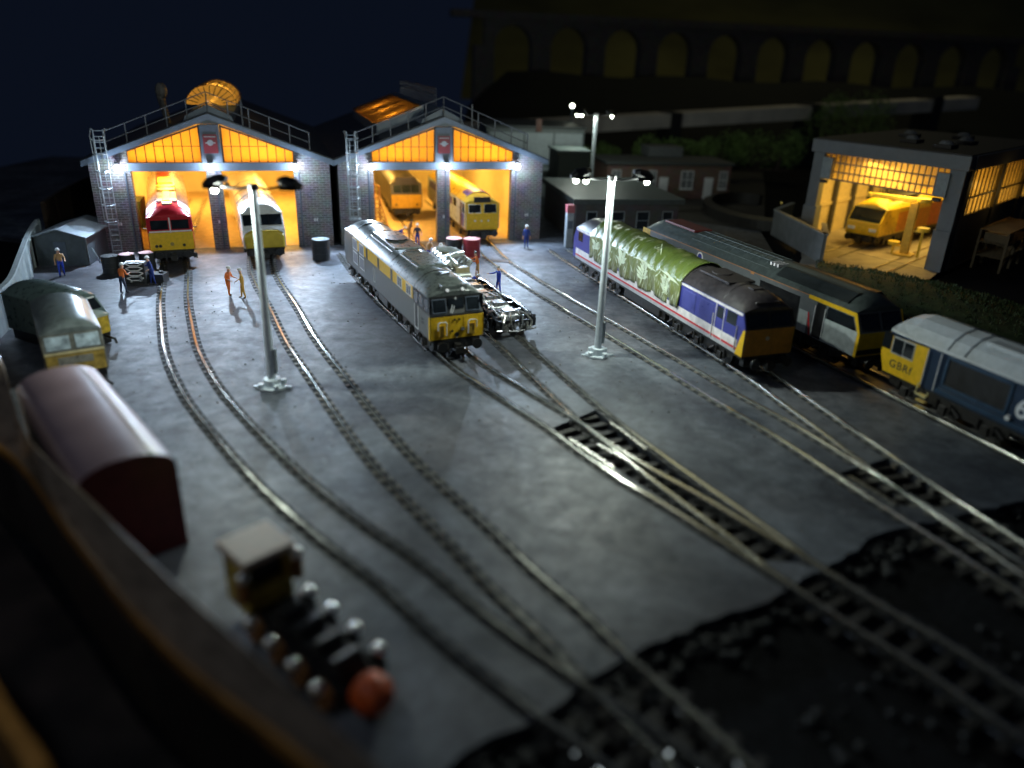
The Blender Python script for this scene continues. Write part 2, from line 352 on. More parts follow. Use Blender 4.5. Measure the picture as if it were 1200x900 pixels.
# ------------------------------------------------------------------ brick engine sheds
BRK = brick_mat('grey_brick', (.11, .095, .10), (.185, .165, .17), (.38, .38, .41), 1, .17, .5)
CREAM = mat('cream_inside_wall', (.75, .66, .42), .8, var=.07, scale=1)
FLOORI = mat('shed_floor_boards', (.55, .40, .22), .7, var=.2, scale=2)
ROOFM = mat('slate_roof', (.035, .04, .052), .42, var=.3, scale=2)
AMBG = glass_mat('amber_glazing', (1, .80, .42), .84)
AMBGO = glass_mat('skylight_glazing', (1, .72, .35), .8)
TRIM = mat('blue_grey_trim', (.14, .18, .24), .4, var=.1)
SIGNR = mat('maroon_board', (.16, .012, .02), .4)
W = 15.8; DEP = 26
EZ = 6.2; RZ = 9.15; MX = W/2
def slope(x): return EZ+(RZ-EZ)*(1-abs(x-MX)/MX)
def xf(o, d=0): return o
def shed(label, s0, kind):
    t = thing('engine_shed', label, 'engine shed', fac(s0, 0), FTH, 'brick engine sheds')
    JL = [(0, 2.55), (7.35, 8.35), (13.25, W)]
    for a, b in JL: MB().box(a, b, 0, .6, 0, 5.55).build('brick_pier', BRK, t, bevel=.02)
    # upper corners of brick above the outer piers, following the slope
    for a, b in ((0, 2.45), (13.35, W)):
        MB().prism([(a, .05, 5.55), (b, .05, 5.55), (b, .05, slope(b)-.02), (a, .05, slope(a)-.02)], (0, .5, 0)).build('brick_gable', BRK, t)
    MB().box(.0, .35, .6, DEP, 0, 6.1).build('side_wall', BRK, t); MB().box(W-.35, W, .6, DEP, 0, 6.1).build('side_wall', BRK, t)
    MB().box(.35, .40, .6, DEP-.3, 0, 6.05).box(W-.4, W-.35, .6, DEP-.3, 0, 6.05).build('wall_lining', CREAM, t)
    MB().prism([(.35, DEP-.3, 0), (W-.35, DEP-.3, 0), (W-.35, DEP-.3, 6.1), (MX, DEP-.3, RZ-.1), (.35, DEP-.3, 6.1)], (0, .3, 0)).build('back_wall', CREAM, t)
    MB().box(.4, W-.4, .55, DEP-.3, .001, .02).build('floor_slab', FLOORI, t)
    MB().box(2.4, 13.4, -.12, .45, 5.55, 6.12).build('lintel', TRIM, t, bevel=.03)
    # centre column up to ridge with the board
    MB().prism([(7.2, -.08, 6.12), (8.55, -.08, 6.12), (8.5, -.08, slope(8.5)-.3), (7.25, -.08, slope(7.25)-.3)], (0, .45, 0)).build('gable_post', DGREY, t)
    sb = MB().box(7.42, 8.33, -.15, -.09, 6.75, 8.0).build('sign_board', SIGNR, t)
    MB().cyl((7.87, -.17, 7.45), (7.87, -.15, 7.45), .2, 14).box(7.55, 8.2, -.165, -.15, 7.40, 7.48).box(7.5, 8.25, -.165, -.15, 7.82, 7.88).build('roundel', mat('sign_white', (.3, .3, .3)), sb)
    # barge boards + gable glazing
    for sg in (0, 1):
        X = (lambda x: x) if sg == 0 else (lambda x: W-x)
        MB().prism([(X(-.35), -.3, slope(0)-.32), (X(MX), -.3, RZ-.18), (X(MX), -.3, RZ+.2), (X(-.35), -.3, slope(0)+.06)], (0, .3, 0)).build('barge_board', TRIM, t)
        x0, x1 = 2.45, 7.2
        MB().prism([(X(x0), .12, 6.12), (X(x1), .12, 6.12), (X(x1), .12, slope(x1)-.35), (X(x0), .12, slope(x0)-.25)], (0, .02, 0)).build('gable_glazing', AMBG, t)
        bars = MB(); n = 8
        for k in range(n+1):
            x = x0+(x1-x0)*k/n; r_ = .06 if k in (0, n) else .032
            bars.box(*sorted((X(x-r_), X(x+r_))), .07, .11, 6.12, slope(x)-.28)
        bars.box(*sorted((X(x0+1.7), X(x1))), .08, .11, 7.17, 7.21)
        bars.prism([(X(x0), .07, slope(x0)-.30), (X(x1), .07, slope(x1)-.42), (X(x1), .07, slope(x1)-.30), (X(x0), .07, slope(x0)-.2)], (0, .05, 0))
        bars.build('glazing_bars', BLACK, t)
        MB().prism([(X(.4), .6, slope(.4)-.2), (X(MX), .6, RZ-.06), (X(MX), .6, RZ-.02), (X(.4), .6, slope(.4)-.15)], (0, DEP-1, 0)).build('bounce_lining', CREAM, t)  # pale lining added to bounce lamp light behind the gable glazing
        # roof slope
        MB().prism([(X(-.45), -.05, slope(0)-.10), (X(MX), -.05, RZ+.06), (X(MX), -.05, RZ+.26), (X(-.45), -.05, slope(0)+.10)], (0, DEP+.3, 0)).build('roof_slope', ROOFM, t)
    # raised ridge cap block
    MB().prism([(MX-1.7, .5, slope(MX-1.7)+.1), (MX-1.5, .5, slope(MX-1.5)+.55), (MX, .5, RZ+.75), (MX+1.5, .5, slope(MX-1.5)+.55), (MX+1.7, .5, slope(MX-1.7)+.1)], (0, DEP-1, 0)).build('ridge_vent', TRIM, t)
    # hand rails along the gable
    hr = MB()
    for sg in (0, 1):
        X = (lambda x: x) if sg == 0 else (lambda x: W-x)
        for dz in (.78, 1.45):
            hr.cyl((X(1.3), .15, slope(1.3)+dz), (X(MX), .15, RZ+dz+.12), .035, 6)
        for k in range(6):
            x = 1.3+(MX-1.3)*k/5; hr.cyl((X(x), .15, slope(x)+.1), (X(x), .15, slope(x)+1.48), .045, 6)
        hr.cyl((X(1.3), .15, slope(1.3)+1.45), (X(1.3), 2.5, slope(1.3)+1.45), .035, 6)
    hr.cyl((MX+2.2, .3, slope(MX+2.2)), (MX+2.2, .3, slope(MX+2.2)+1.9), .06, 6)
    hr.build('hand_rail', mat('rail_grey', (.17, .18, .2), .45), t)
    # skylight
    if kind == 'barrel':
        rib = MB(); gl = MB(); y0, y1 = 4.2, 16
        def ring(y, sc_): return [(MX+1.75*sc_*math.cos(a), y, RZ+.45+1.35*sc_*math.sin(a)) for a in [math.pi*k/12 for k in range(13)]]
        gl.loft([ring(y0-.15, .04), ring(y0, .5), ring(y0+.5, .85), ring(y0+1.1, 1), ring(y1, 1)], cap=False, closed=False); 
        g_ = gl.build('skylight', AMBGO, t, smooth=True)
        for k in range(0, 13, 1):
            a = math.pi*k/12; pts = [(MX+1.77*s_*math.cos(a), y, RZ+.45+1.37*s_*math.sin(a)) for y, s_ in ((y0, .5), (y0+.5, .85), (y0+1.1, 1), (y1, 1))]; rib.tube(pts, .03, 5)
        for y in (y0+1.1, y0+4, y0+7, y0+10): rib.tube([(MX+1.78*math.cos(a), y, RZ+.45+1.38*math.sin(a)) for a in [math.pi*k/12 for k in range(13)]], .04, 5)
        rib.build('skylight_ribs', BLACK, g_)
        lamp('skylight_light', fac(s0+MX, 7, RZ+1.2), 160, AMB, .3)
        lamp('skylight_light', fac(s0+MX, 12, RZ+1.2), 160, AMB, .3)
        ch = MB(); ch.cyl((MX-3.1, 5, slope(MX-3.1)), (MX-3.4, 5, slope(MX-3.1)+2.2), .16, 8, .3).sph((MX-3.3, 5, slope(MX-3.1)+2.5), .42, 8, 1.4)
        ch.build('roof_ventilator', mat('dull_zinc', (.12, .11, .1), .6), t)
    else:
        y0, y1 = 3.5, 21; a0, a1 = MX-4.6, MX-.9
        g_ = MB().prism([(a0, y0, slope(a0)+1.0), (a1, y0, slope(a1)+1.0), (a1, y0, slope(a1)+1.04), (a0, y0, slope(a0)+1.04)], (0, y1-y0, 0)).build('skylight', AMBGO, t)
        sk = MB().box(a0, a0+.1, y0, y1, slope(a0), slope(a0)+1.0).box(a1-.1, a1, y0, y1, slope(a1), slope(a1)+1.0)
        sk.prism([(a0, y0-.1, slope(a0)), (a1, y0-.1, slope(a1)), (a1, y0-.1, slope(a1)+1.0), (a0, y0-.1, slope(a0)+1.0)], (0, .1, 0)).build('skylight_curb', TRIM, g_)
        rb = MB()
        for k in range(15):
            y = y0+(y1-y0)*k/14; rb.prism([(a0, y, slope(a0)+1.03), (a1, y, slope(a1)+1.03), (a1, y, slope(a1)+1.10), (a0, y, slope(a0)+1.10)], (0, .07, 0))
        rb.build('skylight_ribs', BLACK, g_)
        for y in (6, 11, 16): lamp('skylight_light', fac(s0+MX-2.7, y, slope(MX-2.7)+.35), 150, AMB, .25)
        wr = MB()
        for dz in (.8, 1.3): wr.cyl((MX+.2, 4, RZ+dz+.7), (MX+.2, 22, RZ+dz+.7), .035, 5)
        for k in range(24): wr.cyl((MX+.2, 4+18*k/23, RZ+.7), (MX+.2, 4+18*k/23, RZ+2.0), .03, 5)
        wr.build('ridge_railing', mat('rail_grey', (.2, .2, .2)), t)
    # caged ladder
    lx = 1.05 if kind == 'barrel' else .98
    ld = MB(); top = 8.3
    for dx in (-.3, .3): ld.cyl((lx+dx, -.75, .0 if kind == 'barrel' else 2.2), (lx+dx, -.5, top), .045, 6)
    z = .3 if kind == 'barrel' else 2.3
    while z < top: ld.cyl((lx-.3, -.75+.25*z/top, z), (lx+.3, -.75+.25*z/top, z), .03, 5); z += .36
    if kind != 'barrel': ld.box(lx-.42, lx+.42, -1.35, -.5, 2.15, 2.22)
    l_ = ld.build('ladder', GALV, t)
    cg = MB()
    for z in ([2.4, 3.5, 4.6, 5.7, 6.8, 7.7] if kind == 'barrel' else [2.9, 3.7, 4.5, 5.3, 6.1, 6.9, 7.9]):
        cg.tube([(lx-.34, -.65, z), (lx-.42, -1.05, z), (lx-.2, -1.4, z), (lx+.2, -1.4, z), (lx+.42, -1.05, z), (lx+.34, -.65, z)], .04, 5)
    for dx, y in ((-.4, -1.1), (-.18, -1.4), (.18, -1.4), (.4, -1.1)): cg.cyl((lx+dx, y, 2.4 if kind == 'barrel' else 2.2), (lx+dx, y, 7.9), .025, 5)
    cg.tube([(lx-.42, -1.1, 7.9), (lx-.42, -.5, 8.35), (lx-.42, .2, 8.2)], .04, 5).tube([(lx+.42, -1.1, 7.9), (lx+.42, -.5, 8.35), (lx+.42, .2, 8.2)], .04, 5)
    cg.build('safety_cage', GALV, l_)
    # wall lamps
    for s in LEDS:
        if s0-.5 < s < s0+W:
            x = s-s0; lb = MB().box(x-.16, x+.16, -.62, -.12, 6.08, 6.2).cyl((x, -.12, 5.85), (x, -.5, 6.0), .04, 6).build('wall_lamp', BLACK, t, bevel=.02)
            MB().sph((x, -.60, 5.82), .20, 12).build('bulb', BULB, lb, smooth=True)
    # drain pipes and door staples
    for a, b in JL:
        MB().cyl((b-.35 if a < 10 else a+.35, -.06, 0), (b-.35 if a < 10 else a+.35, -.06, 5.5), .06, 8).build('drain_pipe', DGREY, t)
        MB().box((a+b)/2-.05, (a+b)/2+.05, -.06, 0, 1.9, 2.1).box((a+b)/2+.12, (a+b)/2+.2, -.06, 0, 1.9, 2.1).build('switch_box', WHITE, t)
    # inner roof trusses
    tr = MB()
    for y in (9, 14, 19): tr.box(.4, W-.4, y, y+.15, 6.0, 6.2)
    tr.build('roof_truss', mat('truss_steel', (.2, .14, .08)), t)
    return t
for z_ in (0,): pass
shed('left of the two brick engine sheds, with the round lit skylight on its roof', -14.6, 'barrel')
shed('right of the two brick engine sheds, with the long flat lit rooflight', 1.8, 'flat')

# ------------------------------------------------------------------ locomotives
def side_panel(mb, sg, w, y0, y1, z0, z1, t=.02, off=0):
    x = sg*(w/2+off); return mb.box(*sorted((x, x+sg*t)), y0, y1, z0, z1)
def wheel_mb(y, r=.5, g=.73):
    mb = MB()
    for s in (-1, 1):
        mb.cyl((s*(g-.06), y, r), (s*(g+.08), y, r), r, 20).cyl((s*(g-.1), y, r), (s*(g-.06), y, r), r+.04, 20).cyl((s*(g+.06), y, r), (s*(g+.16), y, r), .16, 10)
    mb.cyl((-g, y, r), (g, y, r), .09, 8); return mb
def bogie(parent, yc, axles=3, base=2.0, r=.5, zo=.09, det=True, fm=None):
    b = MB(); L_ = base*(axles-1)/2+.95
    for s in (-1, 1):
        x = s*1.02
        b.prism([(x, yc-L_, .62+zo), (x, yc-L_, .95+zo), (x, yc-.55*L_, 1.02+zo), (x, yc+.55*L_, 1.02+zo), (x, yc+L_, .95+zo), (x, yc+L_, .62+zo), (x, yc+L_*.7, .52+zo), (x, yc-L_*.7, .52+zo)], (s*.14, 0, 0))
        for k in range(axles):
            y = yc-base*(axles-1)/2+base*k
            b.box(*sorted((x+s*.1, x+s*.27)), y-.17, y+.17, .32+zo, .72+zo)
            if det:
                for dy in (-.34, .34): b.cyl((x+s*.16, y+dy, .50+zo), (x+s*.16, y+dy, .92+zo), .1, 8)
                b.box(*sorted((x+s*.16, x+s*.22)), y-.55, y+.55, .36+zo, .42+zo)
                b.cyl((x+s*.22, y+.45, .8+zo), (x+s*.22, y+.85, .55+zo), .07, 8)
        if det:
            b.cyl((x+s*.24, yc-L_*.95, .33+zo), (x+s*.24, yc+L_*.95, .33+zo), .03, 5)
            for dy in (-.85, .85): b.box(*sorted((x+s*.12, x+s*.32)), yc+dy*L_-.12, yc+dy*L_+.12, .25+zo, .31+zo)
    b.box(-1, 1, yc-L_*.9, yc-L_*.8, .6+zo, .85+zo).box(-1, 1, yc+L_*.8, yc+L_*.9, .6+zo, .85+zo).box(-.9, .9, yc-.3, yc+.3, .5+zo, 1+zo)
    o = b.build('bogie', fm or CHASSIS, parent, bevel=.015)
    for k in range(axles):
        mb = wheel_mb(yc-base*(axles-1)/2+base*k, r); mb.v = [(a, b_, c_+zo) for a, b_, c_ in mb.v]; mb.build('wheelset', CHASSIS, o, smooth=True)
    return o
def front_frame(L, zw, zc, rk, y0=0):
    """front faces: below waist vertical at y=y0, above raked to y0+rk at zc; returns function plate()"""
    return None
def plate_front(mb, x0, x1, z0, z1, zw, zc, rk, y0=0, t=.02, off=.004):
    def yy(z): return y0+(0 if z <= zw else rk*(z-zw)/(zc-zw))
    ps = [(x0, yy(z0)-off, z0), (x1, yy(z0)-off, z0), (x1, yy(z1)-off, z1), (x0, yy(z1)-off, z1)]
    return mb.prism(ps, (0, -t, 0))
def loco(label, loc, yaw, L, w, c, zb=1.15, zw=2.35, zc=3.2, zt=3.9, rk=.3, axles=3, abase=2.0, bog=3.6, rear=True, group=None, name='diesel_locomotive', det=True, roof_round=1.0, zo=0, nobog=False, dome=.55, by=1.0):
    t = thing(name, label, 'locomotive', loc, yaw, group)
    t['w'] = w
    ye = L; rk2 = rk if rear else 0
    MB().prism([(-w/2, 0, zb), (-w/2, 0, zw), (-w/2, rk, zc), (-w/2, ye-rk2, zc), (-w/2, ye, zw), (-w/2, ye, zb)], (w, 0, 0)).build('body', c['body'], t, bevel=.06)
    rings = []; n = 12
    st = [(rk-.02, dome*.55), (rk+.12, dome), (rk+.5, .88), (rk+1.1, 1), (ye-rk2-1.1, 1), (ye-rk2-.5, .88), (ye-rk2-.12, dome), (ye-rk2+.02, dome*.55)]
    def arc(u, h):   # u -1..1
        return h*(1-abs(u)**(2.2*roof_round))
    for y, h in st:
        rings.append([((w/2-.005)*math.sin(math.pi/2*(-1+2*k/n)), y, zc+(zt-zc)*h*(1-abs(math.sin(math.pi/2*(-1+2*k/n)))**(2.3*roof_round))) for k in range(n+1)]+[((w/2-.01), y, zc-.03), (-(w/2-.01), y, zc-.03)])
    rf = MB().loft(rings).build('roof', c['roof'], t, smooth=True)
    if not nobog:
        for yc in (bog, L-bog): bogie(t, yc, axles, abase, det=det)
        tk = MB().box(-1.1, 1.1, bog+abase+1.5, L-bog-abase-1.5, .45, zb).box(-1.25, 1.25, bog+abase+1.9, L/2, .55, zb-.1)
        tk.build('fuel_tank', CHASSIS, t, bevel=.05)
        MB().box(-w/2+.1, w/2-.1, .1, L-.1, zb-.16, zb-.003).build('underframe', CHASSIS, t)
        bf = MB().box(-w/2+.15, w/2-.15, -.02, .3, zb-.5, zb-.02)
        bf.build('buffer_beam', BLACK, t, bevel=.03)
        for s in (-1, 1):
            MB().cyl((s*.87, -.02, zb-.22), (s*.87, -.42, zb-.22), .12, 10).cyl((s*.87, -.42, zb-.22), (s*.87, -.5, zb-.22), .25, 14).build('buffer', BLACK, t, smooth=True)
        MB().box(-.14, .14, -.42, 0, zb-.5, zb-.2).box(-.2, .2, -.5, -.38, zb-.62, zb-.3).tube([(-.45, -.05, zb-.2), (-.48, -.22, zb-.55), (-.4, -.05, zb-.8)], .03, 5).tube([(.45, -.05, zb-.2), (.48, -.22, zb-.55), (.4, -.05, zb-.8)], .03, 5).build('coupling', CHASSIS, t)
    return t, rf
def logo(parent, M, m, s=.35):   # double arrow
    mb = MB(); 
    for dz in (-.10, .10): mb.prism([M @ Vector((-s, 0, dz-.025)), M @ Vector((s, 0, dz-.025)), M @ Vector((s, 0, dz+.025)), M @ Vector((-s, 0, dz+.025))], M.to_3x3() @ Vector((0, -.008, 0)))
    for x0, x1, z0, z1 in ((-.6, .15, -.0, .42), (-.15, .6, -.42, 0)):
        mb.prism([M @ Vector((x0*s, 0, z0*s*1.6-.0)), M @ Vector((x0*s+.08, 0, z0*s*1.6)), M @ Vector((x1*s+.08, 0, z1*s*1.6)), M @ Vector((x1*s, 0, z1*s*1.6))], M.to_3x3() @ Vector((0, -.009, 0)))
    return mb.build('emblem', m, parent)
def Mside(sg, w, y, z):   # local frame for left side (sg=-1): text reads along +? as seen from outside
    # outside viewer at -x looking +x: right hand is -y (towards the front)
    X = Vector((0, -1, 0)) if sg < 0 else Vector((0, 1, 0)); Z = Vector((0, 0, 1)); Yv = Z.cross(X)
    m_ = Matrix((X, Yv, Z)).transposed().to_4x4(); m_.translation = (sg*(w/2+.012), y, z); return m_
def Mtext(sg, w, y, z, off=.02):
    X = Vector((0, -1, 0)) if sg < 0 else Vector((0, 1, 0)); Y = Vector((0, 0, 1)); Z = X.cross(Y)
    m_ = Matrix((X, Y, Z)).transposed().to_4x4(); m_.translation = (sg*(w/2+off), y, z); return m_

# --- centre: grey and yellow engineers' locomotive
G31 = mat('loco_mid_grey', (.12, .125, .12), .35, var=.1); G31r = mat('loco_roof_grey', (.10, .115, .11), .30, var=.3, scale=5, spec=.6)
t, rf = loco('grey and yellow locomotive with a headcode box standing in the middle of the yard', (-2.72, 34.1, 0), .452, 16.5, 2.67, dict(body=G31, roof=G31r), bog=3.4, abase=1.95, zt=3.85, rk=.25, zw=2.4, dome=.6)
w_ = 2.67
mb = MB(); plate_front(mb, -1.30, 1.30, 1.16, 2.28, 2.4, 3.2, .25); mb.build('front_panel', YEL, t, bevel=.03)
mb = MB()
for s in (-1, 1): side_panel(mb, s, w_, -.02, .16, 1.16, 2.28, .02)
mb.build('front_panel_side', YEL, t)
mb = MB(); plate_front(mb, -1.3, 1.3, 2.28, 3.2, 2.4, 3.2, .25, t=.015)
for s in (-1, 1): side_panel(mb, s, w_, .02, 2.35, 2.36, 3.17, .014)
mb.build('window_surround', BLACK, t)
for x0, x1 in ((-1.2, -.48), (-.38, .38), (.48, 1.2)):
    mb = MB(); plate_front(mb, x0, x1, 2.48 if abs(x0) > .4 or x0 < -.9 else 2.62, 3.08, 2.4, 3.2, .25, t=.012, off=.022); f = mb.build('windscreen', GLASSD, t)
    if x0 != -.38:
        mb = MB()
        for (a, b, c1_, d) in ((x0, x1, 3.06, 3.1), (x0, x1, 2.46, 2.5), (x0, x0+.04, 2.46, 3.1), (x1-.04, x1, 2.46, 3.1)): plate_front(mb, a, b, c1_, d, 2.4, 3.2, .25, t=.02, off=.022)
        mb.build('window_frame', DGREY, f)
mb = MB(); plate_front(mb, -.03, .03, 1.2, 3.1, 2.4, 3.2, .25, t=.03, off=.02); mb.cyl((-.33, -.05, 2.45), (-.2, .05, 2.8), .02, 5).cyl((-.25, -.05, 2.42), (-.1, .05, 2.75), .02, 5).build('wiper', WHITE, t)
for x in (-.36, .36):
    mb = MB()
    for k in range(14): mb.sph((x, -.03, 1.24+.075*k), .018, 5)
    mb.build('rivets', YELD, t)
for s in (-1, 1):
    MB().tube([(s*.55, -.03, 1.35), (s*.55, -.13, 1.4), (s*.55, -.13, 1.98), (s*.62, -.13, 2.05), (s*.9, -.13, 2.05), (s*.97, -.13, 1.98), (s*.97, -.13, 1.65)], .028, 6).build('hand_rail', WHITE, t)
    MB().box(*sorted((s*.66, s*.9)), -.09, -.02, 1.3, 1.85).build('lamp_bracket', YELD, t, bevel=.02)
    MB().cyl((s*.25, -.02, 1.55), (s*.25, -.08, 1.55), .06, 8).cyl((s*.12, -.02, 2.1), (s*.12, -.07, 2.1), .05, 8).build('tail_lamp', BLACK, t)
MB().cyl((.28, -.02, 1.62), (.28, -.1, 1.62), .09, 12).build('headlight', STEEL, t)
MB().cyl((0, -.02, 1.35), (0, -.06, 1.35), .11, 12).build('horn_cover', BLACK, t)
hb = MB().prism([(-.72, .28, 3.2), (-.62, .28, 3.68), (.62, .28, 3.68), (.72, .28, 3.2)], (0, .9, 0)).build('headcode_box', G31r, t, bevel=.05)
for x in (-.38, .38): MB().cyl((x, .27, 3.47), (x, .20, 3.47), .075, 12).build('marker_light', mat('lamp_lens', (.9, .9, .85), .15, emit=.35, emitcol=(.9, .95, 1)), hb)
for s in (-1, 1):
    mb = MB(); side_panel(mb, s, w_, 2.5, 14.1, 2.5, 3.14, .014); mb.build('cantrail_band', YEL, t)
    mb = MB()
    for y in (.5, 1.25, 1.95): mb = MB(); side_panel(mb, s, w_, y-.25, y+.25, 2.5, 3.05, .008, .014); mb.build('cab_side_window', GLASSD, t)
    mb = MB(); side_panel(mb, s, w_, 1.75, 2.15, 1.25, 2.4, .012); mb.build('cab_door', BLACK, t)
    mb = MB()
    for a, b, c1_, d in ((1.66, 1.72, 1.2, 2.4), (2.18, 2.24, 1.2, 2.4), (1.66, 2.24, 1.17, 1.22)): side_panel(mb, s, w_, a, b, c1_, d, .02)
    mb.build('door_hand_rail', WHITE, t)
    for y in (3.1, 4.6):
        mb = MB(); side_panel(mb, s, w_, y-.42, y+.42, 2.52, 3.1, .01, .014); fo = mb.build('window_frame', WHITE, t)
        mb = MB(); side_panel(mb, s, w_, y-.33, y-.03, 2.58, 3.04, .008, .024); side_panel(mb, s, w_, y+.03, y+.33, 2.58, 3.04, .008, .024); mb.build('pane', GLASSD, fo)
    for y in (6.0, 8.5, 10.9): mb = MB(); side_panel(mb, s, w_, y-.17, y+.17, 2.52, 3.12, .01, .014); mb.build('louvre', BLACK, t)
    mb = MB(); side_panel(mb, s, w_, 9.3, 9.34, 1.5, 2.3, .014); side_panel(mb, s, w_, 9.62, 9.66, 1.5, 2.3, .014); side_panel(mb, s, w_, 9.3, 9.66, 1.5, 1.54, .014); mb.build('step_frame', WHITE, t)
    gm = mat('grille_pale', (.45, .45, .46), .5)
    for y in (12.1, 13.6):
        for z0, z1 in ((1.55, 2.3), (2.42, 3.1)):
            mb = MB(); side_panel(mb, s, w_, y-.55, y+.55, z0, z1, .012, .014); fo = mb.build('grille_frame', WHITE, t)
            mb = MB(); side_panel(mb, s, w_, y-.47, y+.47, z0+.07, z1-.07, .01, .02); mb.build('grille', mat('grille_mesh', (.22, .22, .24), .5), fo)
    logo(t, Mside(s, w_, 1.05, 1.85), BLACK, .2)
MB().box(-.75, .75, 7.2, 11.6, 3.78, 3.90).box(-.8, .8, 3.3, 6.2, 3.74, 3.86).build('roof_hatch', G31r, t, bevel=.03)
mb = MB()
for k in range(16): mb.box(-.65, .65, 3.45+.17*k, 3.53+.17*k, 3.86, 3.91)
mb.build('roof_grille', G31r, t); MB().box(-.2, .2, 1.5, 1.9, 3.7, 3.95).build('roof_horn', G31r, t)
mb = MB().cyl((0, 9.4, 3.9), (0, 9.4, 3.97), .62, 20).box(-.06, .06, 8.8, 10, 3.96, 3.99)
for y in (2.4, 6.6, 11.9, 14.2): mb.tube([(1.28*math.sin(a), y, 3.22+.66*(1-abs(math.sin(a))**2.3)) for a in [math.pi/2*(-1+k/5) for k in range(11)]], .025, 5)
mb.tube([(-.9, 7.2, 3.72), (-.9, 11.6, 3.72)], .03, 5).build('roof_fan', CHASSIS, t)
L31 = t

# --- blue/white/red locomotive wrapped in green sheet
NB = mat('network_blue', (.045, .05, .26), .32, var=.08); R50 = mat('dark_roof', (.035, .03, .033), .35, var=.3, scale=5)
t, rf = loco('blue locomotive with red and white stripes, its middle wrapped in green sheeting', (11.81, 33.32, 0), .343, 19.9, 2.7, dict(body=NB, roof=R50), bog=3.9, abase=2.05, zt=3.95, rk=.32, zw=2.45, dome=.6)
w_ = 2.7
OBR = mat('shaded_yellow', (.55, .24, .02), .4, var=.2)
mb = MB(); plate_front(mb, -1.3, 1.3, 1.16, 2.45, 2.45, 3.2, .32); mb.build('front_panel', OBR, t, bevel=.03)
mb = MB(); plate_front(mb, -1.3, 1.3, 2.45, 3.2, 2.45, 3.2, .32, t=.015); mb.build('window_surround', BLACK, t)
for x0, x1 in ((-1.15, -.08), (.08, 1.15)): mb = MB(); plate_front(mb, x0, x1, 2.55, 3.08, 2.45, 3.2, .32, t=.012, off=.02); mb.build('windscreen', GLASSD, t)
MB().prism([(-.75, .38, 3.2), (-.68, .38, 3.62), (.68, .38, 3.62), (.75, .38, 3.2)], (0, .8, 0)).build('headcode_box', R50, t, bevel=.05)
for x in (-.3, .3): MB().cyl((x, .37, 3.42), (x, .32, 3.42), .05, 10).build('marker_light', STEEL, t)
MB().cyl((-.1, -.02, 2.0), (-.1, -.06, 2.0), .1, 12).build('headlight', STEEL, t)
LG = mat('light_grey_stripe', (.42, .43, .46), .4); RED = mat('red_stripe', (.55, .02, .03), .4); STW = mat('white_stripe', (.7, .66, .66), .4)
for s in (-1, 1):
    mb = MB(); mb.prism([(s*1.352, -.01, 1.16), (s*1.352, .55, 1.16), (s*1.352, .30, 2.0), (s*1.352, .12, 2.44), (s*1.352, -.01, 2.44)], (s*.014, 0, 0)); mb.build('yellow_nose_side', YEL, t)
    for z0, z1, m_, nm in ((1.17, 1.36, LG, 'grey_stripe'), (1.36, 1.47, RED, 'red_stripe'), (1.47, 1.85, STW, 'white_stripe'), (3.03, 3.15, STW, 'cantrail_stripe')):
        mb = MB(); side_panel(mb, s, w_, .5 if z0 < 3 else .35, 19.4, z0, z1, .012); mb.build(nm, m_, t)
    mb = MB(); side_panel(mb, s, w_, .75, 1.55, 2.4, 3.0, .012); mb.build('cab_side_window', GLASSD, t); mb = MB(); side_panel(mb, s, w_, 18.4, 19.1, 2.4, 3.0, .012); mb.build('cab_side_window', GLASSD, t)
    mb = MB()
    for y in (1.75, 2.45): side_panel(mb, s, w_, y-.02, y+.02, 1.2, 3.02, .022)
    for y in (.62, 2.6): mb.cyl((s*1.39, y, 1.3), (s*1.39, y, 2.5), .025, 5)
    mb.build('door_edge', STW, t)
    mb = MB(); side_panel(mb, s, w_, 1.85, 2.35, 2.4, 2.95, .014); mb.build('door_window', GLASSD, t)
    for y in (3.3, 4.9):
        mb = MB(); side_panel(mb, s, w_, y-.62, y+.62, 1.95, 2.9, .012); f = mb.build('louvre_panel', mat('louvre_blue', (.09, .10, .33), .4), t)
        mb = MB()
        for k in range(11): side_panel(mb, s, w_, y-.58, y+.58, 2.0+.08*k, 2.04+.08*k, .02, .012)
        mb.build('louvres', NB, f)
mb = MB().box(-.75, .75, 2.6, 5.2, 3.84, 3.95).cyl((0, 4.3, 3.95), (0, 4.3, 4.0), .5, 20).box(-.3, .3, 1.3, 1.7, 3.7, 3.98)
for y in (2.2, 5.6): mb.tube([(1.3*math.sin(a), y, 3.22+.75*(1-abs(math.sin(a))**2.3)) for a in [math.pi/2*(-1+k/5) for k in range(11)]], .025, 5)
mb.build('roof_hatch', R50, t, bevel=.02)
